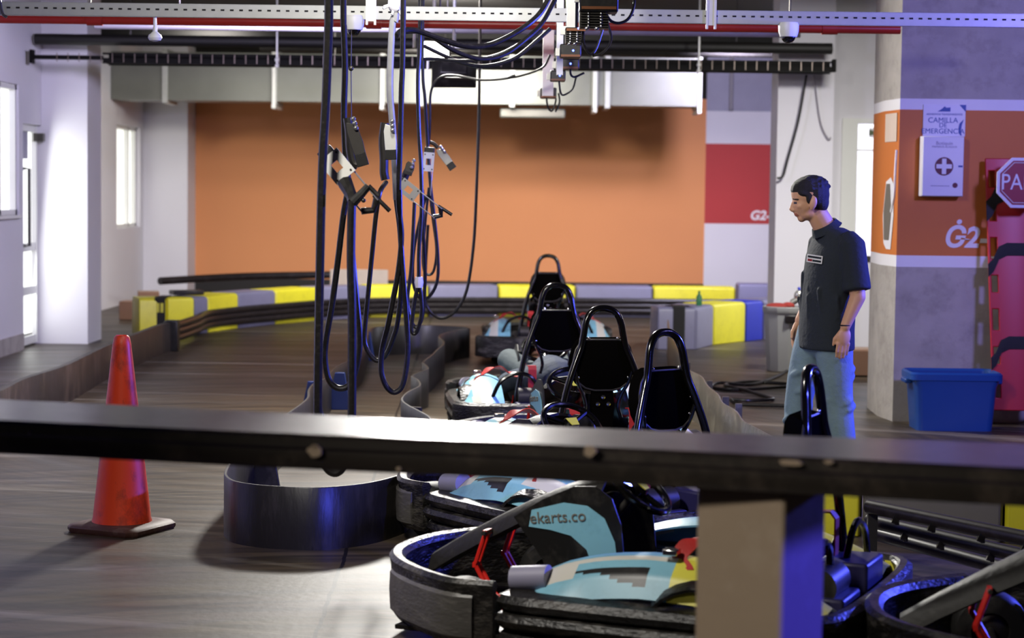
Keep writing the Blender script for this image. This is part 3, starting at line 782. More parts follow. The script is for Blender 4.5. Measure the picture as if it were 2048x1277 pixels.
# ------------------------------------------------------------------ cable clamps (plug holders)
def clamp(c, ang, label, plate_mat, s=1.0, width=.1, roty=0.0, arms=True, handle=True):
    t = thing('cable_clamp', c, label, 'clamp', 'steel plug clamps on the cables')
    rot = Matrix.Rotation(roty, 3, 'Z') @ Matrix.Rotation(ang, 3, 'Y')
    def L(x, y, z): return c + rot @ (Vector((x, y, z))*s)
    # plate with a window and four holes
    m = MB(); w = width
    o = [(-w/2, -.065), (w/2, -.065), (w/2, .065), (-w/2, .065)]; i = [(-.018, -.022), (.018, -.022), (.018, .022), (-.018, .022)]
    for y in (0, 1): pass
    fr = []
    for y in (-.006, .006):
        fr.append([m.bm.verts.new(L(x, y, z)) for x, z in o]); fr.append([m.bm.verts.new(L(x, y, z)) for x, z in i])
    for k in range(4):
        j = (k+1) % 4
        m._f([fr[0][k], fr[0][j], fr[1][j], fr[1][k]]); m._f([fr[2][k], fr[2][j], fr[3][j], fr[3][k]])
        m._f([fr[0][k], fr[0][j], fr[2][j], fr[2][k]]); m._f([fr[1][k], fr[1][j], fr[3][j], fr[3][k]])
    for x in (-w*.36, w*.36):
        for z in (-.05, .05): m.cyl(L(x, -.009, z), L(x, .009, z), .005*s, n=10, mi=1)
    m.build('plate', [plate_mat, 'steel_dark'], t)
    m = MB(); m.box(L(0, .025, .075), (.07*s, .05*s, .05*s), rot); m.build('plug', 'blk_plastic', t, bevel=.006*s)
    if arms:
        for x in (-w*.42, w*.42):
            m = MB(); m.box(L(x, .02, -.13), (.006*s, .03*s, .2*s), rot); m.build('side_arm', 'steel', t, bevel=.002*s)
    if handle:
        m = MB(); m.tube([L(-w*.42, .02, -.22), L(0, .03, -.25), L(w*.42, .02, -.22)], .016*s, 10); m.tube([L(w*.42, .02, -.2), L(w*.42+.01, .02, -.3)], .010*s, 8)
        m.build('grip', 'blk_plastic', t)
    return t
clamp(P(674, 333, 7.6), R(-40), 'grey steel clamp with square window, tilted, on the leftmost cables', 'steel_white', .86, .105)
m = MB(); q = [P(690, 365, 7.6), P(703, 392, 7.55), P(706, 405, 7.5), P(723, 388, 7.5), P(737, 372, 7.5)]
tag(MB().tube(q[:3], [.03,.022,.02], 10).tube([q[2], q[3], q[4]], [.02,.016,.014], 10).tube([q[4], P(757, 392, 7.5)], .009, 8).ell(P(727, 401, 7.5), .009).build('y_grip', 'blk_plastic'), 'black Y-shaped rubber grip joining the leftmost cables below the tilted clamp', 'grip')
def arm_clamp(label, pts_arm, pts_body, d, mat_arm, r0=.02):
    t = thing('folded_clamp', P(*pts_arm[0], d), label, 'clamp', 'steel plug clamps on the cables')
    a = P(*pts_arm[0], d); b = P(*pts_arm[1], d); dirv = (b-a).normalized(); nn = Vector((dirv.z, 0, -dirv.x))
    L = (b-a).length
    m = MB(); fr = frame_at(a + Vector((0, -.01, 0)), dirv, (0,-1,0))
    m.prism([(0,-.02),(L*.2,-.028),(L*.6,-.026),(L,-.022),(L,.02),(L*.5,.026),(L*.1,.02)], .012, fr); m.build('lever', mat_arm, t, bevel=.002)
    e = b; m = MB(); m.prism([(L*.72,-.024),(L*1.0,-.026),(L*1.0,.024),(L*.72,.024)], .02, frame_at(a + Vector((0,-.016,0)), dirv, (0,-1,0))); m.build('lever_end', 'blk_plastic', t, bevel=.002)
    m = MB(); q = [P(x, y, d+.03) for x, y in pts_body]; m.tube(spline(q, 4), [r0]*(4*(len(q)-1)+1), 10); m.build('body', 'steel_dark', t)
    for k in range(3): MB().ell(a+dirv*(.02*k)+Vector((.012, -.03, .01)), .011, n=8, m=6).build('bolt', 'steel', t)
    return t
arm_clamp('dark folded clamp with long lever hanging at the second cable', [(702,243),(728,332)], [(696,236),(700,265),(702,300),(708,325),(716,330)], 8.4, 'steel_dark', .022)
arm_clamp('pale zinc clamp with upright lever on the grey cable bundle', [(780,248),(783,320)], [(770,246),(766,280),(768,318),(768,345),(771,360)], 8.9, 'steel_white', .02)
clamp(P(817, 380, 10.9), R(-52), 'toothed steel clamp slanting to the right in mid bundle', 'steel', .9, .085)
arm_clamp('small dark lever clamp standing up behind the slanting clamp', [(824,325),(815,350)], [(823,330),(814,345),(808,358)], 11.2, 'steel_dark', .022)
clamp(P(857, 324, 12.3), R(4), 'blue-lit pale clamp with square window on the right cable bundle', 'steel_white', .9, .075)
arm_clamp('thin grey lever jutting right above the blue-lit clamp', [(878,297),(907,338)], [(860,284),(868,288),(876,296)], 12.7, 'steel', .012)
# ------------------------------------------------------------------ barriers of plastic blocks
def block(p0, p1, depth, h, mat, label, group, gap=.006, z0=0.0):
    """a moulded block whose front face runs from p0 to p1 (seen left to right)"""
    a = Vector((p0[0], p0[1], 0)); b = Vector((p1[0], p1[1], 0)); d = (b-a).normalized(); n = Vector((-d.y, d.x, 0))
    if n.y < 0 and depth > 0 and abs(n.y) > .3: n = -n
    a = a + d*gap; b = b - d*gap; k = .04
    prof = [(0, z0), (0, h-k), (k*.3, h-k*.3), (k, h), (depth-k, h), (depth-k*.3, h-k*.3), (depth, h-k), (depth, z0)]
    m = MB()
    rg = []
    for t, sh in ((0, .02), (.02, 0), (1-.02, 0), (1, .02)):
        q = a + (b-a)*t
        rg.append([q + n*min(max(o, sh), depth-sh) + Vector((0, 0, z - (sh if z > z0+.01 else 0))) for o, z in prof])
    m.rings(rg)
    o = tag(m.build('barrier_block', mat, bevel=.008), label, 'barrier block', group)
    return o
H = .40
fp = [(335,21.3),(390,21.5),(417,21.75),(478,22.5),(553,23.2),(640,24.0),(740,24.6),(860,24.9),(1000,25.1),(1155,25.2),(1310,25.25),(1476,25.25)]
pts = [Vector((X(px, d), d, 0)) for px, d in fp]
names = [('yellow', 'olive yellow barrier block on the turn next to the black-strapped left end'), ('greyblock', 'narrow lavender barrier block near the left end, between two yellow ones'),
 ('yellow', 'yellow barrier block right after the narrow lavender one at left'), ('greyblock', 'lavender grey barrier block left of the thickest hanging cable'),
 ('yellow', 'long yellow barrier block just left of the thickest hanging cable'), ('greyblock', 'lavender barrier block seen between the two front cables'),
 ('yellow', 'yellow barrier block behind the cable bundle'), ('greyblock', 'lavender barrier block behind the wide loop of the rightmost cable'),
 ('yellow', 'yellow barrier block behind the farthest kart seat'), ('greyblock', 'lavender grey barrier block just right of the farthest kart seat'),
 ('yellow', 'yellow barrier block at the right end of the far row, by the white pillar')]
for i in range(len(pts)-1):
    block(pts[i], pts[i+1], .42, H, names[i][0], names[i][1], 'far track barrier blocks')
block((X(1480, 26.3), 26.3), (X(1640, 26.3), 26.3), .4, .4, 'greyblock', 'lavender barrier block set back beside the white pillar', 'far track barrier blocks')
# left end: cap block with a black strap
e0 = Vector((X(277, 21.15), 21.15, 0)); e1 = Vector((X(334, 21.25), 21.25, 0))
o = block(e0, e1, .5, .4, 'yellow', 'yellow end block with a black strap at the left end of the barrier', 'far track barrier blocks')
m = MB(); q = e0.lerp(e1, .76); m.aabb((q.x-.055, q.y-.012, .1), (q.x+.055, q.y+.01, .41)).aabb((q.x-.055, q.y, .4), (q.x+.055, q.y+.4, .412))
m.build('strap', 'strap_blk', o)
for s in (-.022, .022): MB().box((q.x+s, q.y-.014, .3), (.03, .006, .1)).build('buckle', 'kart_yellow', o)
# dark bits lying on the blocks
m = MB(); m.box(Vector((X(372, 21.9), 21.95, .43)), (.35, .18, .05), Matrix.Rotation(.5, 3, 'Z')); tag(m.build('dark_mat', 'tube_black', bevel=.01), 'dark rubber mat lying on the blocks by the left end', 'mat')
# rear edge plank of the barrier
m = MB(); m.tube(spline([Vector((X(320, 25.5), 25.5, .38)), Vector((X(480, 26.6), 26.6, .4)), Vector((X(640, 27.4), 27.4, .4)), Vector((X(700, 27.6), 27.6, .4))], 5), .05, 8)
tag(m.build('edge_pipe', 'tube_black'), 'dark pipe lying along the back of the barrier under the orange wall', 'pipe')
a = P(660, 571, 26.2); b = P(776, 540, 26.2)
m = MB(); m.aabb((a.x, 26.2, 0), (b.x, 26.23, b.z)); tag(m.build('pale_panel', 'pale_board', bevel=.01), 'pale beige panel standing behind the barrier at the orange wall', 'panel')
# rubber tubes strapped along the front of the barrier
tr = thing('tube_guard', pts[5], 'three dark rubber tubes running along the front of the far barrier', 'tube guard')
off = [Vector((X(px, d), d-.07, 0)) for px, d in [(338,19.6),(360,20.0),(395,20.9)] + fp[2:]]
sm = spline(off, 5)
for k, z in enumerate((.085, .15, .215)):
    m = MB(); m.tube([p + Vector((0, 0, z)) for p in sm], .037, 10); m.build('tube', 'tube_black', tr)
# second barrier by the bin
H2 = .43
fp2 = [(1319,20.15),(1398,20.2),(1432,20.85),(1497,21.4),(1532,21.7),(1600,22.2)]
p2 = [Vector((X(px, d), d, 0)) for px, d in fp2]
nm2 = [('greyblock', 'pale lavender end block with a black strap at the end of the right barrier'), ('greyblock', 'lavender block second from the end of the right barrier'),
       ('yellow', 'dull yellow block in the middle of the right barrier'), ('blueblock', 'deep blue block of the right barrier just left of the grey bin'), ('greyblock', 'lavender block of the right barrier hidden behind the grey bin')]
for i in range(5):
    o = block(p2[i], p2[i+1], .42, H2, nm2[i][0], nm2[i][1], 'right track barrier blocks')
    if i == 0:
        q = p2[0].lerp(p2[1], .55); m = MB(); m.aabb((q.x-.06, q.y-.015, .0), (q.x+.06, q.y+.01, H2+.01)).aabb((q.x-.06, q.y, H2), (q.x+.06, q.y+.3, H2+.012)); m.build('strap', 'strap_blk', o)
q = Vector((X(1404, 20.5), 20.6, H2)); m = MB(); m.lathe([(.03,0),(.03,.09),(.012,.12),(.012,.15)], q); tag(m.build('bottle', 'green'), 'small green bottle standing on the right barrier', 'bottle')
# barrier at right foreground
fp3 = [(1560,9.3),(1738,9.22),(2027,9.1),(2330,9.0)]
p3 = [Vector((X(px, d), d, 0)) for px, d in fp3]
for i, (mt, lb) in enumerate((('yellow', 'yellow barrier block below the rail right of the post'), ('darkgrey_block', 'dark grey barrier block below the rail behind the black tubes'), ('yellow', 'yellow barrier block below the rail at the right frame edge'))):
    block(p3[i], p3[i+1], .42, .4, mt, lb, 'foreground barrier blocks')
tg = thing('tube_rail', F(1800, 1100), 'stack of three black tubes with clips slanting down at right below the rail', 'tube guard')
for (x0, y0, x1, y1, z, n) in ((1738,1014,2120,1092,.31,0), (1738,1042,2120,1130,.22,1), (1743,1066,2120,1168,.13,2)):
    a = F(x0, y0, z); b = F(x1, y1, z)
    m = MB(); m.tube([a, b], .03, 14); m.build('tube', 'tube_black', tg)
    if n < 2:
        for t in (.16, .36, .62, .84): m = MB(); q = a.lerp(b, t+.05*n); m.cyl(q + Vector((-.012,-.0,-.012)), q + Vector((.012,-.004,-.02)), .034, n=14); m.box(q+Vector((0,0,-.035)), (.016,.03,.03)); m.build('clip', 'blk_plastic', tg)
for t in (.03, .97):
    m = MB(); q = F(1738,1014,.31).lerp(F(2120,1092,.31), t); m.aabb((q.x-.02, q.y+.02, 0), (q.x+.02, q.y+.05, .3)); m.build('support', 'steel_dark', tg)

# ------------------------------------------------------------------ low belt walls
def belt(name, path_px, z, thick, mat, label, closed=False, lip=True, k=5):
    path = [F(x, y, z) for x, y in path_px]; path = [Vector((p.x, p.y, 0)) for p in path]
    sm = spline(path, k, closed)
    t = thick/2
    m = MB(); m.sweep(sm, [(-t, 0), (-t, z-.004), (-t+.003, z), (t-.003, z), (t, z-.004), (t, 0)], closed=closed)
    return tag(m.build(name, mat, sharp=50), label, 'track wall'), sm
island = [(452,942),(457,956),(480,965),(540,972),(640,975),(730,967),(790,953),(816,940),(836,905),(853,868),(861,838),(838,822),(817,811),(804,799),(815,785),(839,772),(836,760),(824,752),(838,745),(855,738),(852,731),(846,726),(853,718),(863,711),(876,698),(887,688),(886,681),(878,674),(885,668),(912,661),(939,656),(905,653),(840,651),(775,653),(742,657),(733,672),(725,695),(708,712),(694,722),(676,731),(664,740),(650,757),(627,768),(618,780),(616,795),(600,810),(577,826),(545,850),(505,885),(470,915)]
ib, ism = belt('belt_wall', island, .28, .016, 'rubber', 'black rubber belt wall looping round the island between cone and karts', True)
m = MB()
# steel bracket with bolts where two belts join
q = F(829, 826, .2); m.box(q+Vector((0,-.03,0)), (.1,.02,.08), Matrix.Rotation(-.5,3,'Z')); m.build('joint_plate', 'steel_dark', ib)
for k in range(3): MB().ell(q+Vector((-.03+.03*k, -.045, .02-.02*(k%2))), .012, n=8, m=6).build('bolt', 'steel', ib)
for (x, y) in ((733,700),(680,792),(626,812),(533,952)):
    q = F(x, y, .1); q.z = 0
    m = MB(); m.prism([(-.09,0),(.09,0),(.07,.06),(.035,.27),(-.035,.27)], .03, frame_at(q, (1,0,0), (0,-1,0)))
    m.build('brace', 'blue_pl' if x > 600 else 'blk_plastic', ib, bevel=.004)
kb, ksm = belt('kerb_wall', [(-160,850),(-60,805),(0,780),(47,757),(125,732),(188,702),(232,682),(285,662),(318,650),(342,645)], .28, .05, 'kerb', 'scuffed brown low wall curving along the left edge of the track')
q = F(343, 645, .28); m = MB(); m.aabb((q.x-.06,q.y-.08,0),(q.x+.07,q.y+.08,.3)); m.build('end_post', 'blk_plastic', kb, bevel=.01)
cb, csm = belt('side_belt_wall', [(1336,640),(1340,660),(1352,690),(1366,715),(1376,738),(1402,752),(1416,772),(1436,789),(1446,806),(1472,822),(1487,842),(1512,856),(1534,868),(1546,874)], .34, .012, 'clear_belt', 'grey scuffed flexible belt wall behind the kart seats at right')
for (x, y) in ((1374,760),(1418,800),(1450,835),(1476,850)):
    m = MB(); q = F(x, y, .2); q.z = 0; m.aabb((q.x-.02, q.y-.03, 0), (q.x+.02, q.y-.005, .33)); m.build('seam_strip', 'clear_belt', cb)

# ------------------------------------------------------------------ cone
cp = F(244, 1060); cs = 3982.0/cp.y
cz = CAMZ - (670-370)/cs
cn = thing('traffic_cone', cp, 'tall scuffed orange-red traffic cone on dirty square base', 'traffic cone')
m = MB()
br = 58.0/cs; tr_ = 16.5/cs
pr = [(br*1.05, .035), (br, .06)] + [(br + (tr_-br)*t, .06 + (cz-.06)*t) for t in (.25,.5,.75,.95)] + [(tr_*.95, cz-.01), (tr_*.7, cz), (tr_*.6, cz-.01), (tr_*.6, cz-.2)]
m.lathe(pr, cp, 40); m.build('cone_body', 'cone', cn)
m = MB(); hb = .17; rotc = Matrix.Rotation(R(-24), 3, 'Z')
def sq(w, z, c=.04):
    p = [(w-c, w), (w, w-c), (w, -w+c), (w-c, -w), (-w+c, -w), (-w, -w+c), (-w, w-c), (-w+c, w)]
    return [cp + rotc @ Vector((x, -y, z)) for x, y in p]
hb = 84.0/cs
m.rings([sq(hb*.97, 0), sq(hb, .012), sq(hb, .025), sq(hb*.95, .036), sq(hb*.7, .042)]); m.build('cone_base', 'cone_base', cn)

# ------------------------------------------------------------------ bin and the things in it
bp = F(1570, 742); bs = 3982.0/bp.y; bh = 130/bs
bn = thing('rubbish_bin', bp, 'grey tapered plastic bin behind the standing man, full of odds and ends', 'bin')
m = MB(); r1 = 46/bs; r0 = 37/bs
m.lathe([(r0*.98,0),(r0,.01),(r1*.96,bh*.88),(r1,bh*.9),(r1*1.04,bh*.94),(r1*1.04,bh),(r1*.95,bh),(r1*.9,bh*.8),(r0*.9,.02)], bp, 12); m.build('bin_body', 'bin', bn, bevel=.006, sharp=20)
m = MB(); q = bp+Vector((.02,-r1*.98,bh*.82)); m.box(q, (.12,.04,.07)); m.build('handle_recess', 'tube_black', bn, bevel=.008)
m = MB(); q = bp+Vector((-.05,-.02,bh+.0)); m.ell(q+Vector((-.03,0,0)), (.11,.12,.03), n=20, m=10); m.ell(q+Vector((.06,-.03,.005)), (.06,.07,.035)); tag(m.build('rag', 'rag'), 'crumpled red rag on top of the grey bin', 'rag')
m = MB(); q = bp+Vector((.09,-.04,bh+.05)); m.cyl(q+Vector((-.05,0,-.02)), q+Vector((.06,0,.05)), .028); m.ell(q+Vector((.02,0,.05)), (.05,.04,.05)); m.tube(spline([q+Vector((.04,-.01,0)), q+Vector((.1,-.1,-.05)), q+Vector((.1,-.16,-.3)), q+Vector((.09,-.2,-.58)), q+Vector((.13,-.3,-.63)), q+Vector((.25,-.34,-.635))], 5), .008, 6)
tag(m.build('spray_gun', 'steel'), 'grey spray gun with trailing pale hose lying on the bin', 'tool')
m = MB(); q = bp+Vector((.13,.03,bh-.1)); m.tube([q, q+Vector((.01,0,.2)), q+Vector((-.02,0,.27))], [.02,.022,.012], 10); tag(m.build('brush_handle', 'blueblock'), 'blue brush handle sticking up out of the bin', 'brush')
# floor hose coils
m = MB()
def fl(p, z=.012): 
    q = F(p[0], p[1]); q.z = z; return q
m.tube(spline([fl(p, .012+.004*(i%4)) for i, p in enumerate([(1575,745),(1545,760),(1500,775),(1440,772),(1425,778),(1470,784),(1560,780),(1590,777),(1560,770),(1500,768),(1450,775),(1480,784),(1530,796),(1545,803),(1500,807),(1462,806),(1480,812),(1530,815),(1600,819)])], 6), .014, 8)
tag(m.build('floor_cable', 'hose'), 'black cable lying in loose coils on the floor by the bin', 'cable')
# cartons
def carton(px0, px1, y0, y1, d, dep, mat, label, rot=0):
    a = P(px0, y1, d); b = P(px1, y0, d)
    t = thing('cardboard_box', ((a.x+b.x)/2, d+dep/2, 0), label, 'box')
    m = MB(); m.box(((a.x+b.x)/2, d+dep/2, (max(a.z,0)+b.z)/2), (b.x-a.x, dep, b.z-max(a.z,0)), Matrix.Rotation(rot,3,'Z')); m.build('carton', mat, t, bevel=.006)
    m = MB(); m.box(((a.x+b.x)/2, d+dep/2, b.z+.002), ((b.x-a.x)*.98, .05, .004), Matrix.Rotation(rot,3,'Z')); m.build('tape_strip', 'pale_board', t)
    return t
carton(238, 276, 604, 640, 23.6, .4, 'cardboard', 'brown cardboard box on the floor behind the left end of the barrier')
carton(270, 312, 585, 640, 24.6, .4, 'cardboard', 'taller brown box behind the yellow end block, against the recess wall', .2)
carton(1700, 1772, 702, 752, 17.4, .4, 'cardboard', 'brown box on the floor between the man and the banded pillar')

# ------------------------------------------------------------------ foreground rail and post
RZ = 1.05; RT = .079
far = [F(-260, 787, RZ), F(0, 799, RZ), F(512, 823, RZ), F(1024, 850, RZ), F(1500, 869, RZ), F(2048, 888, RZ), F(2300, 898, RZ)]
near = [F(-260, 830, RZ), F(0, 842, RZ), F(512, 866, RZ), F(1024, 887, RZ), F(1500, 910, RZ), F(2048, 938, RZ), F(2300, 951, RZ)]
rl = thing('guard_rail', near[3].lerp(far[3], .5), 'wide worn dark rail crossing the whole foreground, on a beige post', 'rail')
m = MB(); rg = []
for f, n in zip(far, near):
    u = (n-f).normalized(); w = (n-f).length
    def pt(t, z): return f + u*(w*t) + Vector((0,0,z))
    rg.append([pt(0,-RT), pt(0,-.01), pt(.01,0), pt(.97,0), pt(1.0,-.008), pt(1.0,-.028), pt(.985,-.036), pt(.985,-RT+.012), pt(.97,-RT)])
m.rings(rg)
def rail_material():
    mt = M('worn_dark_rail_paint', '#2b2622', .3, var=.3, scale=3, scuff='#5c5148', scuff_amt=.7, sscale=5, bump=.15)
    nt = mt.node_tree; N = nt.nodes; L = nt.links; b = N['Principled BSDF']
    src = b.inputs['Base Color'].links[0].from_socket
    tc = N.new('ShaderNodeTexCoord'); nz = N.new('ShaderNodeTexNoise'); nz.inputs['Scale'].default_value = 9; nz.inputs['Detail'].default_value = 3
    L.new(tc.outputs['Object'], nz.inputs['Vector'])
    rp = N.new('ShaderNodeValToRGB'); rp.color_ramp.elements[0].position = .74; rp.color_ramp.elements[1].position = .76
    L.new(nz.outputs['Fac'], rp.inputs[0])
    mx = N.new('ShaderNodeMix'); mx.data_type = 'RGBA'; mx.inputs[7].default_value = lin('#a18f78')
    L.new(rp.outputs[0], mx.inputs[0]); L.new(src, mx.inputs[6]); L.new(mx.outputs[2], b.inputs['Base Color'])
    b.inputs['Coat Weight'].default_value = 1; b.inputs['Coat Roughness'].default_value = .24
    return mt
MAT['rail'] = rail_material()
rail = m.build('rail_plank', 'rail', rl, sharp=30)
def chip(px, py, w, h):
    f0 = near[2]; dv = (near[4]-near[2]).normalized()
    # bare spot where the paint has come off the front edge
    t = min(range(60), key=lambda i: abs((lambda q: (1024+q.x/q.y*3982))(near[1].lerp(near[5], i/59.0)) - px))
    q = near[1].lerp(near[5], t/59.0)
    nrm = Vector((dv.y, -dv.x, 0)); nrm = nrm if nrm.y < 0 else -nrm
    q = Vector((q.x, q.y, P(px, py, q.y).z)) + nrm*.004
    pr = []
    for k in range(12):
        a = 2*PI*k/12; pr.append((w*math.cos(a)*random.uniform(.75,1.1), h*math.sin(a)*random.uniform(.75,1.1)))
    return pr, frame_at(q, dv, nrm)
for c in ((642,903,.019,.014),(618,893,.010,.005),(1200,903,.015,.013),(1590,926,.028,.007),(1652,924,.011,.005),(60,866,.004,.003),(808,938,.006,.004)):
    pr, fr = chip(*c); MB().prism(pr, .002, fr).build('paint_chip', 'post', rl)
# beige post under it
pc = P(1568, 1000, 4.2); wd = .212; aa = R(34)
u = Vector((-math.cos(aa), math.sin(aa), 0)); v = Vector((math.sin(aa), math.cos(aa), 0))
c0 = Vector((pc.x, pc.y, 0))
m = MB(); q = [c0, c0+v*wd, c0+v*wd+u*wd, c0+u*wd]
m.rings([[Vector((p.x, p.y, z)) for p in q] for z in (0, RZ-RT+.001)])
m.build('post', 'post', rl, bevel=.01)
# ------------------------------------------------------------------ go-kart (local: +x forward, +y left, origin under the roll hoop)
def make_kart(label):
    k = thing('go_kart', (0, 0, 0), label, 'go-kart', 'parked go-karts')
    def mirror(path): return [Vector(p) for p in path] + [Vector((p[0], -p[1], p[2])) for p in reversed(path)]
    # front bumper band
    path = spline(mirror([(.86,.60,0),(1.0,.61,0),(1.12,.55,0),(1.26,.44,0),(1.38,.30,0),(1.45,.12,0)]), 4)
    MB().sweep(path, [(-.03,.075),(-.035,.1),(-.03,.245),(-.045,.27),(-.03,.29),(.0,.295),(.015,.28),(.008,.25),(.004,.09),(-.01,.07)]).build('front_bumper', 'blk_scuffed', k)
    # scuffed plates on the bumper corners
    for s in (1, -1):
        seg = [(.93,.606),(1.0,.61),(1.06,.588),(1.12,.55),(1.19,.498),(1.26,.44),(1.32,.375),(1.37,.312)]
        MB().sweep(spline([Vector((x, y*s, 0)) for x, y in seg], 3), [(o*s, z) for o, z in ((.004,.09),(.016,.1),(.02,.17),(.018,.235),(.006,.248))]).build('bumper_plate', 'plate_grey', k)
        MB().cyl((1.3, .25*s, .06), (1.3, .25*s, .11), .05).aabb((.9,.2*s,.06),(1.3,.45*s,.075)).build('under_tray', 'blk_plastic', k)
    # ribbed side bumpers
    for s in (1, -1):
        prof = [(-.14,.075),(-.02,.065),(.02,.075),(.045,.1),(.035,.125),(.022,.132),(.05,.15),(.062,.17),(.05,.19),(.028,.197),(.045,.21),(.055,.23),(.035,.252),(-.02,.262),(-.14,.265)]
        pt = [(.82,.56,0),(.78,.58,0),(.72,.59,0),(.4,.6,0),(.1,.6,0),(-.12,.59,0),(-.2,.57,0)]
        pt = [(x, y*s, z) for x, y, z in pt]
        prof2 = [(o if s > 0 else -o, z) for o, z in prof]
        MB().sweep(list(reversed(pt)) if s > 0 else list(reversed(pt)), prof2 if s > 0 else prof2).build('side_bumper', 'blk_scuffed', k)
        m = MB(); m.box((.15, (.655 if s > 0 else -.655), .115), (.16, .015, .035)); m.build('bumper_recess', 'strap_blk', k)
        # coloured side panel, arched over the rear wheel
        xs = [.80,.76,.71,.66,.60,.57,.54,.505,.47,.44,.41,.385,.36,.34,.26,.17,.08,.0,-.08,-.17,-.24]
        zs = [.265,.292,.318,.34,.358,.365,.372,.378,.383,.386,.389,.391,.393,.393,.392,.387,.375,.36,.335,.30,.26]
        rows = []
        for x, z in zip(xs, zs):
            c3 = [Vector((x, s*.475, z-.012)), Vector((x, s*.53, z-.05)), Vector((x, s*.575, max(.25, z-.12)))]
            low = [c3[0].lerp(c3[1], t) for t in (0, .17, .33, .5, .67, .83)] + [c3[1].lerp(c3[2], t) for t in (0, .17, .33, .5, .67, .83, 1)]
            rows.append([Vector((x, s*.34, z-.02)), Vector((x, s*.40, z)), Vector((x, s*.45, z-.003))] + low)
        def pm(i, j):
            x = xs[i]
            if x < .33: return 2
            if j == 2: return 1  # white sticker stripe and the top edge's highlight, painted as one row
            if 3 <= j < 9 and x > .62: return 1
            if j >= 3 and .36 <= x <= .60:
                u = (.60-x)/.24; t = (j-2.5)/12.0; mid = .30+.16*u
                if mid-.06-.16*u < t < mid+.02+.3*u: return 3
            return 0
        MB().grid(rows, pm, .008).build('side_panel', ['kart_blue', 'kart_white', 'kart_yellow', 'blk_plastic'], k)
        m = MB(); m.cyl((.83, s*.5, .285), (.70, s*.5, .30), .046); m.build('panel_end_roll', 'ink_grey', k)
        # wheel arch
        arc = [Vector((.14+.215*math.cos(t), s*.56, .14+.2*math.sin(t))) for t in [PI*i/14 for i in range(15)]]
        rows = [[p+Vector((0, -s*.13, .0)), p+Vector((0, s*.0, .012)), p + Vector((0, s*.04, -.01))] for p in arc]
        MB().grid(rows, None, .012).build('wheel_arch', 'blk_scuffed', k)
        # wheels
        for wx, wr, ww, wy in ((1.05,.13,.12,.42),(.12,.14,.18,.42)):
            m = MB(); c = Vector((wx, s*wy, wr)); h = ww/2
            m.lathe([(wr*.5,-h),(wr*.88,-h),(wr*.98,-h*.75),(wr,-h*.4),(wr,h*.4),(wr*.98,h*.75),(wr*.88,h),(wr*.5,h),(wr*.48,h*.6),(wr*.48,-h*.6)], c, 28, axis=(0,1,0), cap=False)
            w = m.build('wheel', 'tyre', k)
            m = MB(); m.lathe([(.02,-h*.7),(wr*.5,-h*.5),(wr*.5,h*.5),(.03,h*.75)], c, 20, axis=(0,1,0)); m.build('hub', 'steel_dark', w)
        # chrome nerf tubes
        m = MB(); m.tube(spline([(.78,s*.3,.12),(.7,s*.36,.14),(.1,s*.38,.14),(-.1,s*.3,.14)], 4), .016, 8); m.build('side_tube', 'chrome', k)
    # chassis
    m = MB(); m.aabb((-.25,-.3,.05),(1.25,.3,.075))
    for s in (1, -1): m.tube([(-.3,.2*s,.09),(1.25,.2*s,.09)], .016, 8); 
    m.tube([(.12,-.4,.14),(.12,.4,.14)], .02, 10); m.tube([(1.05,-.4,.13),(1.05,.4,.13)], .014, 10)
    m.build('chassis', 'steel_dark', k)
    # rear bumper
    path = spline(mirror([(-.12,.63,0),(-.2,.62,0),(-.27,.55,0),(-.3,.40,0),(-.31,.15,0)]), 4)
    MB().sweep(path, [(-.03,.085),(-.03,.26),(-.01,.275),(.015,.275),(.03,.255),(.028,.2),(.02,.185),(.03,.16),(.03,.1),(.01,.08)]).build('rear_bumper', 'blk_scuffed', k)
    for q0, q1 in (((-.26,-.27,.09),(-.08,-.02,.34)), ((-.25,.03,.09),(-.1,.27,.27))): MB().aabb(q0, q1).build('battery_box', 'blue_lit_box', k, bevel=.012)
    m = MB(); m.cyl((-.16,.05,.3),(-.16,.25,.3),.06); m.build('motor', 'steel_dark', k)
    # nose fairing
    xs = [1.36,1.24,1.10,.96,.83,.72,.66]; zs = [.255,.33,.41,.485,.545,.585,.59]; ws = [.06,.08,.105,.135,.155,.155,.14]
    rows = []
    for x, z, w in zip(xs, zs, ws):
        rows.append([Vector((x, w*t, z - .07*abs(t)**3)) for t in (-1,-.85,-.5,0,.5,.85,1)])
    MB().grid(rows, None, .012).build('nose_fairing', 'fairing', k)
    for s in (1, -1):
        fr = frame_at((0, s*.165, 0), (1,0,0), (0,s,0)); sg = -1 if s > 0 else 1
        fr = Matrix.Translation((0, s*.165, 0)) @ Matrix(((1,0,0,0),(0,0,1,0),(0,1,0,0),(0,0,0,1)))
        poly = [(.97,.44),(.86,.51),(.74,.565),(.66,.57),(.6,.53),(.565,.44),(.55,.3),(.55,.16),(.8,.16),(.86,.3)]
        fl = MB().prism(poly, .008*s, fr).build('fairing_flank', 'blk_plastic', k)
        fr2 = Matrix.Translation((0, s*.1735, 0)) @ Matrix(((1,0,0,0),(0,0,1,0),(0,1,0,0),(0,0,0,1)))
        MB().prism([(.9,.47),(.78,.505),(.69,.50),(.625,.46),(.585,.38),(.57,.27),(.66,.27),(.69,.345),(.75,.39),(.83,.405),(.91,.41)], .003*s, fr2).build('blue_sticker', 'kart_blue', k)
        f3 = frame_at((.80, s*.1785, .452), (-s,0,.12), (0,s,0))
        text_mesh('lettering', 'ekarts.co', .058, f3, 'graphic_grey', k, .001)
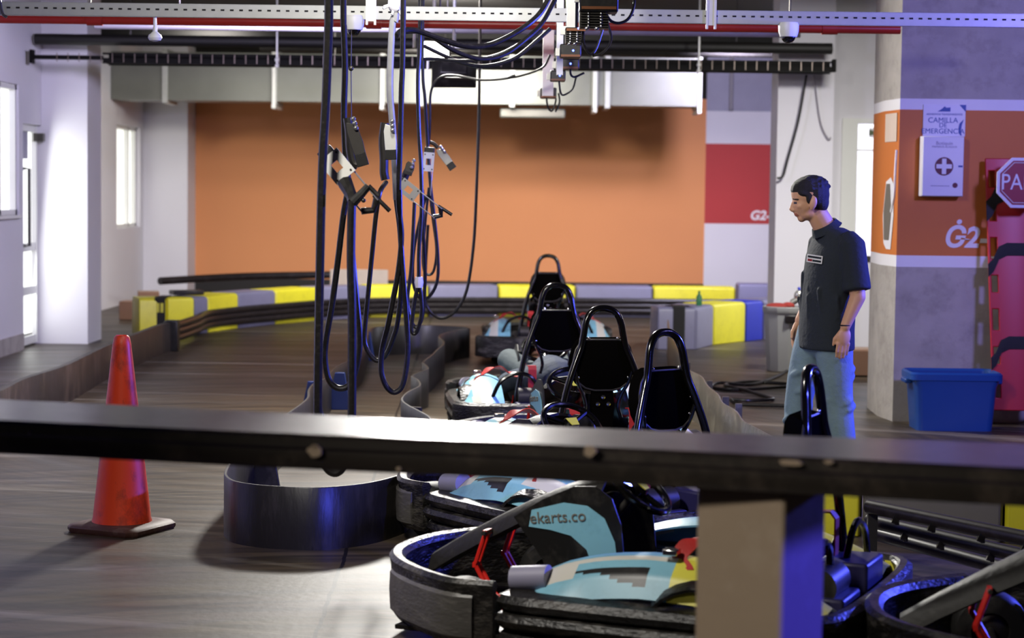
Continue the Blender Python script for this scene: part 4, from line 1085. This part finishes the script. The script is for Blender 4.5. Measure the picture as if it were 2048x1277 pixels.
    # pedals
    for s in (1, -1):
        m = MB(); y = s*.13
        q = [(1.09,y,.37),(1.13,y,.25),(1.07,y,.15),(1.0,y+.03*s,.11)]
        for dy in (-.016, .016): m.tube([Vector(p)+Vector((0,dy,0)) for p in q], .009, 8)
        for p in (q[0], q[1], q[2], q[3]): m.box(p, (.014,.05,.018))
        m.build('pedal', 'pedal_red', k)
    m = MB(); m.tube([(1.09,-.17,.37),(1.09,.17,.37)], .008, 8); m.build('pedal_bar', 'steel_dark', k)
    # steering
    sc = Vector((.56, 0, .55)); ax = Vector((-.62,0,.78)).normalized(); f = frame_at(sc, (0,1,0), ax)
    m = MB(); m.tube([f @ Vector((.145*math.cos(2*PI*i/28), .125*math.sin(2*PI*i/28), 0)) for i in range(28)], .014, 10, closed=True)
    for a in (R(90), R(210), R(330)): m.tube([f @ Vector((0,0,-.01)), f @ Vector((.14*math.cos(a), .12*math.sin(a), 0))], .012, 8)
    m.lathe([(.035,-.02),(.04,0),(.03,.015)], sc, 16, axis=ax)
    w = m.build('steering_wheel', 'blk_gloss', k)
    m = MB(); m.prism([(-.03,-.02),(.03,-.02),(.02,.025),(-.02,.025)], .003, f @ Matrix.Translation((0,0,.0155)) ); m.build('hub_sticker', 'kart_yellow', w)
    m = MB(); m.cyl(sc - ax*.01, (.92,0,.12), .014); m.build('steering_column', 'steel_dark', k)
    # seat
    prof = [(.50,.15,.17),(.42,.135,.19),(.3,.11,.2),(.18,.11,.2),(.1,.15,.2),(.05,.25,.19),(.02,.38,.185),(-.01,.50,.17),(-.02,.56,.15)]
    rows = []
    for i, (x, z, w) in enumerate(prof):
        nx, nz = (0, 1) if i < 4 else (.95, .2)
        rr_ = .10 if i < 7 else .06
        rows.append([Vector((x+nx*rr_*abs(t)**2.5, w*t, z+nz*rr_*abs(t)**2.5)) for t in (-1,-.85,-.6,-.3,0,.3,.6,.85,1)])
    MB().grid(rows, None, .012).build('seat', 'blk_gloss', k)
    ol = [(-.09,.852),(.09,.852),(.128,.838),(.153,.80),(.166,.75),(.168,.70),(.158,.655),(.135,.615),(.10,.588),(.05,.575),(-.05,.575),(-.10,.588),(-.135,.615),(-.158,.655),(-.168,.70),(-.166,.75),(-.153,.80),(-.128,.838)]
    def bp(y, z, off=0): return Vector((-.035 - .10*(z-.85)*-.6 + off, y, z))
    m = MB()
    c = Vector((0,.0,.71))
    rg = []
    for off, sc_ in ((-.028,.9),(-.022,.97),(.0,1.0),(.03,1.0),(.04,.94)):
        rg.append([bp(y*sc_, .71+(z-.71)*sc_, off) for y, z in ol])
    m.rings(rg)
    for y, z in ((.14,.72),(-.14,.72),(.13,.65),(-.13,.65),(.075,.85),(-.075,.85)): m.ell(bp(y, z, -.028), .008, n=8, m=6, mi=1)
    pad = m.build('back_panel', ['blk_vinyl', 'chrome'], k)
    m = MB(); m.tube([bp(y*.93, .71+(z-.71)*.93, -.027) for y, z in ol], .005, 8, closed=True); m.build('piping', 'steel_dark', pad)
    # bracket below the panel with three bolts
    m = MB(); rg = [[bp(y, z, o) for y, z in ((-.055,.6),(.055,.6),(.06,.5),(.045,.3),(-.045,.3),(-.06,.5))] for o in (-.02, .01)]; m.rings(rg)
    br = m.build('seat_bracket', 'blk_vinyl', k, bevel=.004)
    for y, z in ((0,.55),(-.028,.515),(.028,.515)): MB().lathe([(.003,-.012),(.011,-.01),(.012,0)], bp(y, z, -.02), 10, axis=(1,0,0)).build('bolt', 'chrome', br)
    # roll hoop
    hp = [(-.13,-.285,.12),(-.12,-.245,.35),(-.105,-.20,.57),(-.085,-.15,.72),(-.072,-.118,.80),(-.066,-.103,.87),(-.06,-.092,.93),(-.055,-.07,.975),(-.052,-.038,.997),(-.05,0,1.003)]
    hoop = [Vector(p) for p in hp] + [Vector((p[0], -p[1], p[2])) for p in reversed(hp[:-1])]
    MB().tube(spline(hoop, 4), .0175, 12).build('roll_hoop', 'blk_gloss', k)
    for s in (1, -1):
        m = MB()
        m.tube(spline([(-.085,.155*s,.70),(-.075,.13*s,.62),(-.06,.10*s,.56),(-.055,.085*s,.50),(-.06,.10*s,.44)], 4), .010, 8)
        m.build('hoop_brace', 'blk_gloss', k)
        MB().tube([(-.115,.23*s,.42),(.0,.25*s,.14)], .012, 8).build('hoop_stay', 'blk_gloss', k)
        m = MB(); m.tube(spline([(-.16,.10*s,.30),(-.17,.16*s,.42),(-.17,.26*s,.45),(-.17,.36*s,.40),(-.17,.42*s,.28)], 5), .013, 8); m.build('rear_guard', 'blk_gloss', k)
    # red belts: two vertical webs beside the seat and loose ends thrown forward
    for s in (1, -1):
        m = MB(); rows = []
        for z, x in ((.27,-.115),(.36,-.12),(.47,-.12),(.495,-.10),(.49,-.03)): rows.append([Vector((x, s*.155-.026, z)), Vector((x, s*.155+.026, z))])
        m.grid(rows, None, .006).build('seat_belt', 'belt_red', k)
        m = MB(); rows = []
        q = spline([(.06,s*.2,.42),(.14,s*.26,.42),(.2,s*.33,.46),(.24,s*.4,.44),(.26,s*.45,.40),(.22,s*.5,.37)], 4)
        for i, p in enumerate(q): 
            tw = .5*math.sin(i*.6); rows.append([p + Vector((-.026, 0, -.02*tw)), p + Vector((.026, .0, .03*tw))])
        m.grid(rows, None, .006).build('loose_belt', 'belt_red', k)
    m = MB(); m.box((.28, .47, .42), (.05,.05,.02)); m.build('belt_buckle', 'chrome', k, bevel=.004)
    return k
KL = ['nearest go-kart, blue and yellow side panel facing the rail, roll hoop before the man',
      'go-kart second from the rail, parked just behind the nearest one',
      'go-kart third from the rail, with blue and white side panel and red belt on show',
      'go-kart fourth from the rail, with a bent person in its seat',
      'farthest go-kart, seen from behind in front of the yellow barrier block',
      'dark go-kart at the bottom right corner with red pedals, cut by the frame']
kart = make_kart(KL[0])
spots = [(.975,6.8,157),(.62,8.5,128),(.455,10.2,101),(.275,12.65,96),(X(1098,18.3),18.3,90),(2.6,6.1,170)]
karts = [kart]
for (x, y, a), lb in zip(spots[1:], KL[1:]): karts.append(dup(kart, (x, y, 0), R(a), lb))
for kk in karts[1:]:
    for ch in kk.children:
        if ch.name.startswith('side_panel'):
            if 'other' not in globals(): other = {}
            if ch.data.name not in other:
                md = ch.data.copy(); 
                for p in md.polygons:
                    c = p.center
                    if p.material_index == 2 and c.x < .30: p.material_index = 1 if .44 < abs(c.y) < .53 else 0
                other[ch.data.name] = md
            ch.data = other[ch.data.name]
kart.location = (spots[0][0], spots[0][1], 0); kart.rotation_euler = (0, 0, R(spots[0][2]))
for ch in list(karts[3].children):
    if ch.name.split('.')[0] in ('seat', 'seat_bracket'):   # hidden under the person who fills the cockpit
        for g in list(ch.children): bpy.data.objects.remove(g, do_unlink=True)
        bpy.data.objects.remove(ch, do_unlink=True)
# pale blue emblem on the nearest back panel
m = MB(); 
pol = [(-.03,-.05),(.01,-.06),(.035,-.03),(.04,.01),(.03,.03),(.035,.055),(.015,.04),(-.01,.045),(-.025,.06),(-.028,.03),(-.04,.01),(-.03,-.01)]
f = frame_at((-.066,0,.70), (0,-1,0), (-1,0,0)); m.prism(pol, .003, f)
me = m.build('emblem', 'sign_blue', kart, world=False)

# ------------------------------------------------------------------ the standing man (local: +x the way he faces)
PD_ = 10.2
sc_p = 3982.0/PD_
man = thing('person', (X(1657, PD_), PD_, 0), 'person in dark polo shirt and faded jeans standing beside the karts, looking left', 'person')
HY = R(-15)
hm = Matrix.Translation((.06,0,0)) @ Matrix.Rotation(HY, 4, 'Z') @ Matrix.Translation((-.06,0,0))
hr = hm.to_3x3()
def hp_(x, y, z): return hm @ Vector((x, y, z))
m = MB()
m.ell((0,0,.9), (.1,.15,.13)).ell((-.01,0,1.05), (.09,.145,.2)).ell((-.025,0,1.25), (.095,.155,.18))
m.cap((-.05,.15,1.355), .05, (-.05,-.15,1.355), .05)
m.cap((-.015,0,1.38), .062, (.055,0,1.49), .055)
m.ell(hp_(.1,0,1.602), (.096,.076,.086), hr)
m.ell(hp_(.122,0,1.55), (.066,.062,.08), hr @ Matrix.Rotation(R(12), 3, 'Y'))
m.ell(hp_(.108,0,1.497), (.052,.052,.034), hr)
m.ell(hp_(.138,0,1.474), (.022,.026,.02), hr)
m.ell(hp_(.16,0,1.575), (.03,.05,.014), hr)
m.cap(hp_(.183,0,1.558), .008, hp_(.192,0,1.520), .0115).ell(hp_(.184,0,1.514), (.012,.017,.009), hr)
m.ell(hp_(.165,0,1.497), (.014,.02,.006), hr).ell(hp_(.162,0,1.487), (.013,.018,.006), hr)
for s in (1,-1):
    m.ell(hp_(.092,.077*s,1.553), (.02,.012,.034), hr @ Matrix.Rotation(R(-12), 3, 'Y')).ell(hp_(.098,.074*s,1.528), (.011,.01,.014), hr)
    m.ell(hp_(.152,.036*s,1.535), (.02,.02,.016), hr)
SH = {1: [(-.05,.185,1.345), (-.066,.238,1.085), (-.004,.232,.935)], -1: [(-.05,-.185,1.345), (-.04,-.235,1.085), (.05,-.215,.94)]}
for s, (a, b, c) in SH.items():
    m.cap(a, .052, b, .040).cap(b, .040, c, .026)
    c = Vector(c); dn = Vector((.12, 0, -1)).normalized()
    pm_ = c + dn*.05
    m.ell(pm_, (.038,.018,.05), Matrix.Rotation(R(-7), 3, 'Y'))
    for i, (dx, ln) in enumerate(((.030,.066),(.011,.074),(-.008,.070),(-.026,.055))):
        p0 = pm_ + Vector((dx, 0, -.036)); p1 = p0 + Vector((.004, -s*.004, -ln*.55)); p2 = p1 + Vector((-.004, -s*.014, -ln*.45))
        m.cap(p0, .0095, p1, .0088, 10).cap(p1, .0088, p2, .0075, 10)
    p0 = c + Vector((.022, -s*.004, -.028)); p1 = p0 + Vector((.026, -s*.012, -.034)); p2 = p1 + Vector((.004, -s*.006, -.03))
    m.cap(p0, .013, p1, .0105, 10).cap(p1, .0105, p2, .008, 10)
LG = {1: [(-.01,.09,.87), (-.04,.1,.48), (-.068,.112,.09)], -1: [(.01,-.09,.87), (.1,-.09,.48), (.085,-.1,.09)]}
for s, (a, b, c) in LG.items(): m.cap(a, .07, b, .046).cap(b, .045, c, .034)
body = m.build('body', ['skin', 'eye', 'hair', 'lip'], man, world=False)
remesh(body, .0052, 3)
me = body.data
ec = {s: hp_(.178, .03*s, 1.553) for s in (1,-1)}
for p in me.polygons:
    c = p.center
    for s in (1,-1):
        q = hr.transposed() @ (c - ec[s])
        if abs(q.z) < .0055 and abs(q.y) < .011 and abs(q.x) < .03: p.material_index = 1
        if abs(q.z-.017) < .0048 and abs(q.y) < .02 and abs(q.x) < .035: p.material_index = 2
    q = hr.transposed() @ (c - hp_(.17,0,1.492))
    if abs(q.z) < .009 and abs(q.y) < .02 and abs(q.x) < .02: p.material_index = 3
# hair
m = MB(); m.ell(hp_(.099,0,1.624), (.1,.078,.068), hr @ Matrix.Rotation(R(4),3,'Y')).ell(hp_(.07,0,1.595), (.072,.08,.085), hr).ell(hp_(.045,0,1.56), (.045,.066,.06), hr)
for s in (1,-1): m.ell(hp_(.112,.068*s,1.578), (.016,.014,.03), hr).ell(hp_(.138,.058*s,1.600), (.032,.02,.016), hr @ Matrix.Rotation(R(-14),3,'Y'))
for i in range(150):
    t = random.uniform(-PI, PI); u = random.uniform(.1, 1)
    m.ell(hp_(.088+.09*math.cos(t)*u, .073*math.sin(t)*u, 1.625+.062*math.sqrt(max(0,1-u*u))), random.uniform(.006,.012), n=6, m=4)
hair = m.build('hair', 'hair', man, world=False); remesh(hair, .0045, 1, .4)
# shirt
def oval(cx, cy, z, d, w, n=28, lean=0): return [Vector((cx + d*math.cos(2*PI*i/n), cy + w*math.sin(2*PI*i/n), z + lean*math.cos(2*PI*i/n))) for i in range(n)]
m = MB()
m.rings([oval(*a) for a in ((-.005,0,.805,.132,.205),(-.005,0,.9,.13,.2),(-.008,0,1.05,.122,.195),(-.012,0,1.18,.115,.195),(-.022,0,1.28,.113,.195),(-.04,0,1.35,.105,.188),(-.04,0,1.40,.09,.15),(-.01,0,1.43,.07,.075))])
for s, (a, b, c) in SH.items():
    a = Vector(a); b = Vector(b)
    m.tube([a + Vector((0,-s*.05,.03)), a + Vector((0,0,0)), a.lerp(b,.4), a.lerp(b,.88)], [.052,.07,.07,.073], 16)
for i in range(26):   # soft folds
    z = random.uniform(.82,1.0); t = random.uniform(0, 2*PI)
    p = Vector((-.005+.118*math.cos(t), .187*math.sin(t), z)); q = p + Vector((random.uniform(-.02,.02), random.uniform(-.02,.02), random.uniform(.08,.2)))
    m.cap(p, .010, q, .010, 8)
shirt = m.build('polo_shirt', 'shirt', man, world=False); remesh(shirt, .009, 4)
m = MB(); rt = Matrix.Rotation(R(30), 3, 'Y'); cc = Vector((.012,0,1.428))
rg = [[cc + rt @ Vector((r*1.02*math.cos(2*PI*i/28), r*math.sin(2*PI*i/28), z)) for i in range(28)] for r, z in ((.066,-.012),(.061,.018),(.065,.021),(.078,-.008),(.084,-.016),(.076,-.02))]
m.rings(rg, cap=False); m.build('collar', 'shirt', shirt, world=False)
q = Vector((.104, .085, 1.27)); nn = Vector((.8,.6,0)).normalized(); f = frame_at(q, Vector((-.6,.8,-.1)), nn)
m = MB(); m.prism([(-.045,-.02),(.045,-.02),(.045,.02),(-.045,.02)], .004, f); lg = m.build('logo_patch', 'paint_white', shirt, world=False)
m = MB(); f2 = f @ Matrix.Translation((0,0,.0042)); m.prism([(-.039,.004),(.039,.004),(.039,.014),(-.039,.014)], .001, f2).prism([(-.01,-.014),(.039,-.014),(.039,-.004),(-.01,-.004)], .001, f2); m.build('logo_print', 'shirt', shirt, world=False)
m = MB(); m.prism([(-.038,-.014),(-.012,-.014),(-.012,-.003),(-.038,-.003)], .001, f2); m.build('logo_print', 'sign_red', shirt, world=False)
# jeans
m = MB(); m.ell((0,0,.86), (.115,.17,.12))
J = {1: [(-.01,.082,.9,.1),(-.014,.09,.76,.095),(-.026,.096,.64,.083),(-.04,.1,.5,.072),(-.058,.105,.36,.07),(-.068,.11,.2,.07),(-.068,.112,.05,.078)],
     -1: [(.01,-.082,.9,.1),(.05,-.088,.76,.092),(.082,-.09,.64,.08),(.105,-.092,.5,.07),(.1,-.096,.36,.068),(.09,-.1,.2,.068),(.085,-.1,.05,.078)]}
for s, pts_ in J.items():
    m.tube([p[:3] for p in pts_], [p[3] for p in pts_], 18)
    for i in range(22):
        z = random.choice([.1,.16,.22,.3,.46,.52,.58,.7]) + random.uniform(-.03,.03); t0 = random.uniform(0, 2*PI)
        k_ = min(pts_, key=lambda p: abs(p[2]-z)); r = k_[3]*.97
        m.tube([Vector((k_[0]+r*math.cos(t0+a), k_[1]+r*math.sin(t0+a), z+.03*a)) for a in (-.7,-.35,0,.35,.7)], [.004,.014,.02,.014,.004], 8)
jn = m.build('jeans', 'jeans', man, world=False); remesh(jn, .009, 3)
for s, (a, b, c) in LG.items():
    m = MB(); c = Vector(c); m.cap((c.x-.04, c.y, .045), .042, (c.x+.15, c.y+.015*s, .036), .034).ell((c.x, c.y, .075), (.05,.042,.05))
    m.aabb((c.x-.085, c.y-.035, 0), (c.x+.18, c.y+.045, .014))
    m.build('shoe', 'shoe', man, world=False)
m = MB(); c = Vector(SH[1][2]); m.tube([c + Vector((.029*math.cos(2*PI*i/16), .026*math.sin(2*PI*i/16), .008)) for i in range(16)], .003, 6, closed=True); m.build('bracelet', 'hair', man, world=False)
man.rotation_euler = (0, 0, R(195))

# ------------------------------------------------------------------ the person bent over in the fourth kart
dr = thing('person', (karts[3].location.x, 12.9, 0), 'person in blue-grey top bent forward inside the fourth kart, one knee raised', 'person')
def W(px, py, d): return P(px, py, d) 
hipc = Vector((.29, 12.86, .30)); sho = W(1092, 757, 13.2)
LA = [W(1062, 752, 13.2), W(1016, 764, 13.12), W(986, 786, 13.05)]
RA = [W(1128, 752, 13.3), Vector((.47,13.45,.42)), Vector((.35,13.6,.45))]
LKn = W(1019, 722, 13.45); LFt = Vector((.05, 13.85, .16)); RKn = Vector((.40, 13.5, .45)); RFt = Vector((.33, 13.9, .16))
hd = Vector((.17, 13.52, .52))
m = MB()
m.cap(hipc, .12, sho, .13).cap(sho, .07, hd, .055).ell(hd+Vector((0,.06,-.02)), (.075,.1,.085)).ell(hd+Vector((0,.14,-.05)), (.012,.02,.012))
for pt_ in (LA, RA): m.cap(pt_[0], .05, pt_[1], .042).cap(pt_[1], .04, pt_[2], .027)
for pt_, s in ((LA, 1), (RA, -1)):
    c = pt_[2]; dv = (pt_[2]-pt_[1]).normalized(); pc_ = c + dv*.045; m.ell(pc_, (.035,.03,.035))
    sd = dv.cross(Vector((0,0,1))).normalized()
    for i in range(4):
        p0 = pc_ + dv*.03 + sd*(.027-.018*i); m.cap(p0, .009, p0+dv*.03+Vector((0,0,-.012)), .0085, 8).cap(p0+dv*.03+Vector((0,0,-.012)), .0085, p0+dv*.04+Vector((0,0,-.04)), .0075, 8)
    m.cap(pc_ + sd*.03, .012, pc_ + sd*.045 + dv*.035, .009, 8)
for kn, ft in ((LKn, LFt), (RKn, RFt)): m.cap(hipc, .08, kn, .06).cap(kn, .055, ft, .04)
b2 = m.build('body', 'skin', dr); remesh(b2, .008, 3)
m = MB(); m.cap(hipc+Vector((0,0,.05)), .17, sho, .15).cap(hipc+Vector((-.12,.05,.06)), .12, hipc+Vector((.12,.05,.06)), .12).cap(hipc.lerp(sho,.5)+Vector((0,-.05,.05)), .15, sho+Vector((.02,0,.01)), .15)
for pt_ in (LA, RA): m.cap(pt_[0], .078, pt_[1], .066).tube([pt_[1], pt_[1].lerp(pt_[2], .7)], [.066,.052], 14)
t2 = m.build('sweater', 'trousers', dr); remesh(t2, .011, 4)
m = MB()
for kn, ft in ((LKn, LFt), (RKn, RFt)): m.cap(hipc, .11, kn, .085).cap(kn, .083, ft.lerp(kn,.1), .065)
t3 = m.build('trousers', M('grey_trousers', '#424b4f', .85, var=.15, bump=.3), dr); remesh(t3, .011, 4)
m = MB(); m.ell(hd+Vector((0,.045,.015)), (.083,.1,.085)); m.build('hair', 'hair', dr)
for ft in (LFt, RFt):
    m = MB(); m.cap(ft+Vector((0,-.04,-.03)), .042, ft+Vector((0,.13,.0)), .036); m.build('shoe', 'shoe', dr)
# ------------------------------------------------------------------ light: lamps under the ceiling, daylight-bright rooms at the left, blue stage wash from the right, added unseen fills and spots
def lamp(name, kind, loc, energy, color, size=.5, aim=None, spot=None, blend=.4, spread=None):
    l = bpy.data.lights.new(name, kind); l.energy = energy; l.color = color
    if kind == 'AREA': l.shape = 'SQUARE'; l.size = size
    if spread: l.spread = spread
    if kind != 'AREA': l.shadow_soft_size = size
    if kind == 'SPOT': l.spot_size = spot; l.spot_blend = blend
    o = bpy.data.objects.new(name, l); COL.objects.link(o); o.location = loc
    if aim is not None: o.rotation_euler = (Vector(aim)-Vector(loc)).to_track_quat('-Z', 'Y').to_euler()
    return o
WHITE = (1, .965, .9); COOL = (.86, .88, 1.0); BLUE = (.08, .1, 1.0)
lamp('key_floodlight', 'AREA', (-.6, 14.5, 3.3), 430, WHITE, .5, (-.3, 7.5, 0))
df = lamp('duct_floodlight', 'AREA', (-.35, 24.8, 3.02), 26, WHITE, .5, (-.3, 26.4, 3.12), spread=R(120)); df.data.shape = 'RECTANGLE'; df.data.size = 1.3; df.data.size_y = .2
lamp('hall_lamp', 'AREA', (-.7, 20.6, 3.45), 150, WHITE, .6, (-.9, 28, .0), spread=R(150))
lamp('hall_lamp_far', 'AREA', (-1.0, 23.7, 3.45), 105, WHITE, .5, (-1.3, 27.6, .2), spread=R(160))
lamp('hall_lamp_left', 'AREA', (-3.4, 22.4, 3.3), 42, WHITE, .5, (-4.0, 28, .5), spread=R(140))
dl = lamp('door_glow', 'AREA', (XL+.04, 19.6, 1.2), 12, (.96, 1, .95), .6, (XL+2, 19.9, 1.0)); dl.data.shape = 'RECTANGLE'; dl.data.size = .6; dl.data.size_y = 2.0
lamp('front_lamp', 'SPOT', (-2.6, .6, 3.2), 420, (1, .93, .82), .3, (.55, 4.35, .35), R(26), .6)
lamp('kart_fill', 'AREA', (-1.5, 5.4, 3.45), 28, (1, .95, .87), .4, (.3, 8.2, .3), spread=R(75))  # general fill light added over the karts, no fixture belongs to it
lamp('blue_wash', 'SPOT', (6.2, 10.4, 2.3), 2700, BLUE, .12, (.0, 9.0, .8), R(80), .6)
lamp('blue_post_lamp', 'SPOT', (3.4, 3.5, 1.35), 430, (.06, .055, 1), .1, (.72, 4.45, .62), R(40), .4)
lamp('blue_wash_far', 'SPOT', (3.6, 14.6, 3.3), 900, BLUE, .2, (-1.5, 24, .4), R(80), .7)
lamp('blue_pillar_lamp', 'AREA', (4.4, 8.6, 3.3), 200, (.3, .27, 1.0), .5, (4.2, 14, 2.2))
lamp('bay_fill', 'AREA', (2.6, 23.6, 3.45), 170, (.78, .74, 1), .5, (3.3, 29, .9), spread=R(120))  # fill added to brighten the banded bay in lavender, source unseen
lamp('duct_blue_fill', 'SPOT', (3.5, 22.6, 3.3), 130, BLUE, .1, (2.1, 26, 2.95), R(48), .5)  # added unseen blue spot that tints the right end of the duct
lamp('ring_glint_fill', 'SPOT', (3.7, 3.4, 2.5), 1500, BLUE, .08, (-.5, 8.95, .24), R(11), .4)  # added unseen spot, only there for a blue glint on the belt loop
lamp('strut_fill', 'AREA', (-.5, 8.0, 3.45), 42, WHITE, .4, (-.6, 11.2, 2.2), spread=R(110))  # fill added to whiten the slotted channel from the front, source unseen
lamp('room_lamp', 'AREA', (5.2, 21.6, 3.2), 200, (.92, .94, 1), .8, (5.0, 22.2, .5))
lamp('corridor_lamp', 'AREA', (3.0, 16.2, 3.4), 115, (1, .98, .93), .5, (2.9, 20.0, .9), spread=R(130))
lamp('left_wash', 'AREA', (-1.6, 15.0, 3.3), 170, (.74, .7, 1.0), .6, (-5.0, 20.5, 1.4))
w = bpy.data.worlds.new('world'); SC.world = w; w.use_nodes = True
w.node_tree.nodes['Background'].inputs[0].default_value = (.55, .5, .5, 1); w.node_tree.nodes['Background'].inputs[1].default_value = .04
vs = SC.view_settings
vs.view_transform = 'Standard'; vs.look = 'None'; vs.gamma = 1; vs.use_curve_mapping = False; vs.exposure = 0.12
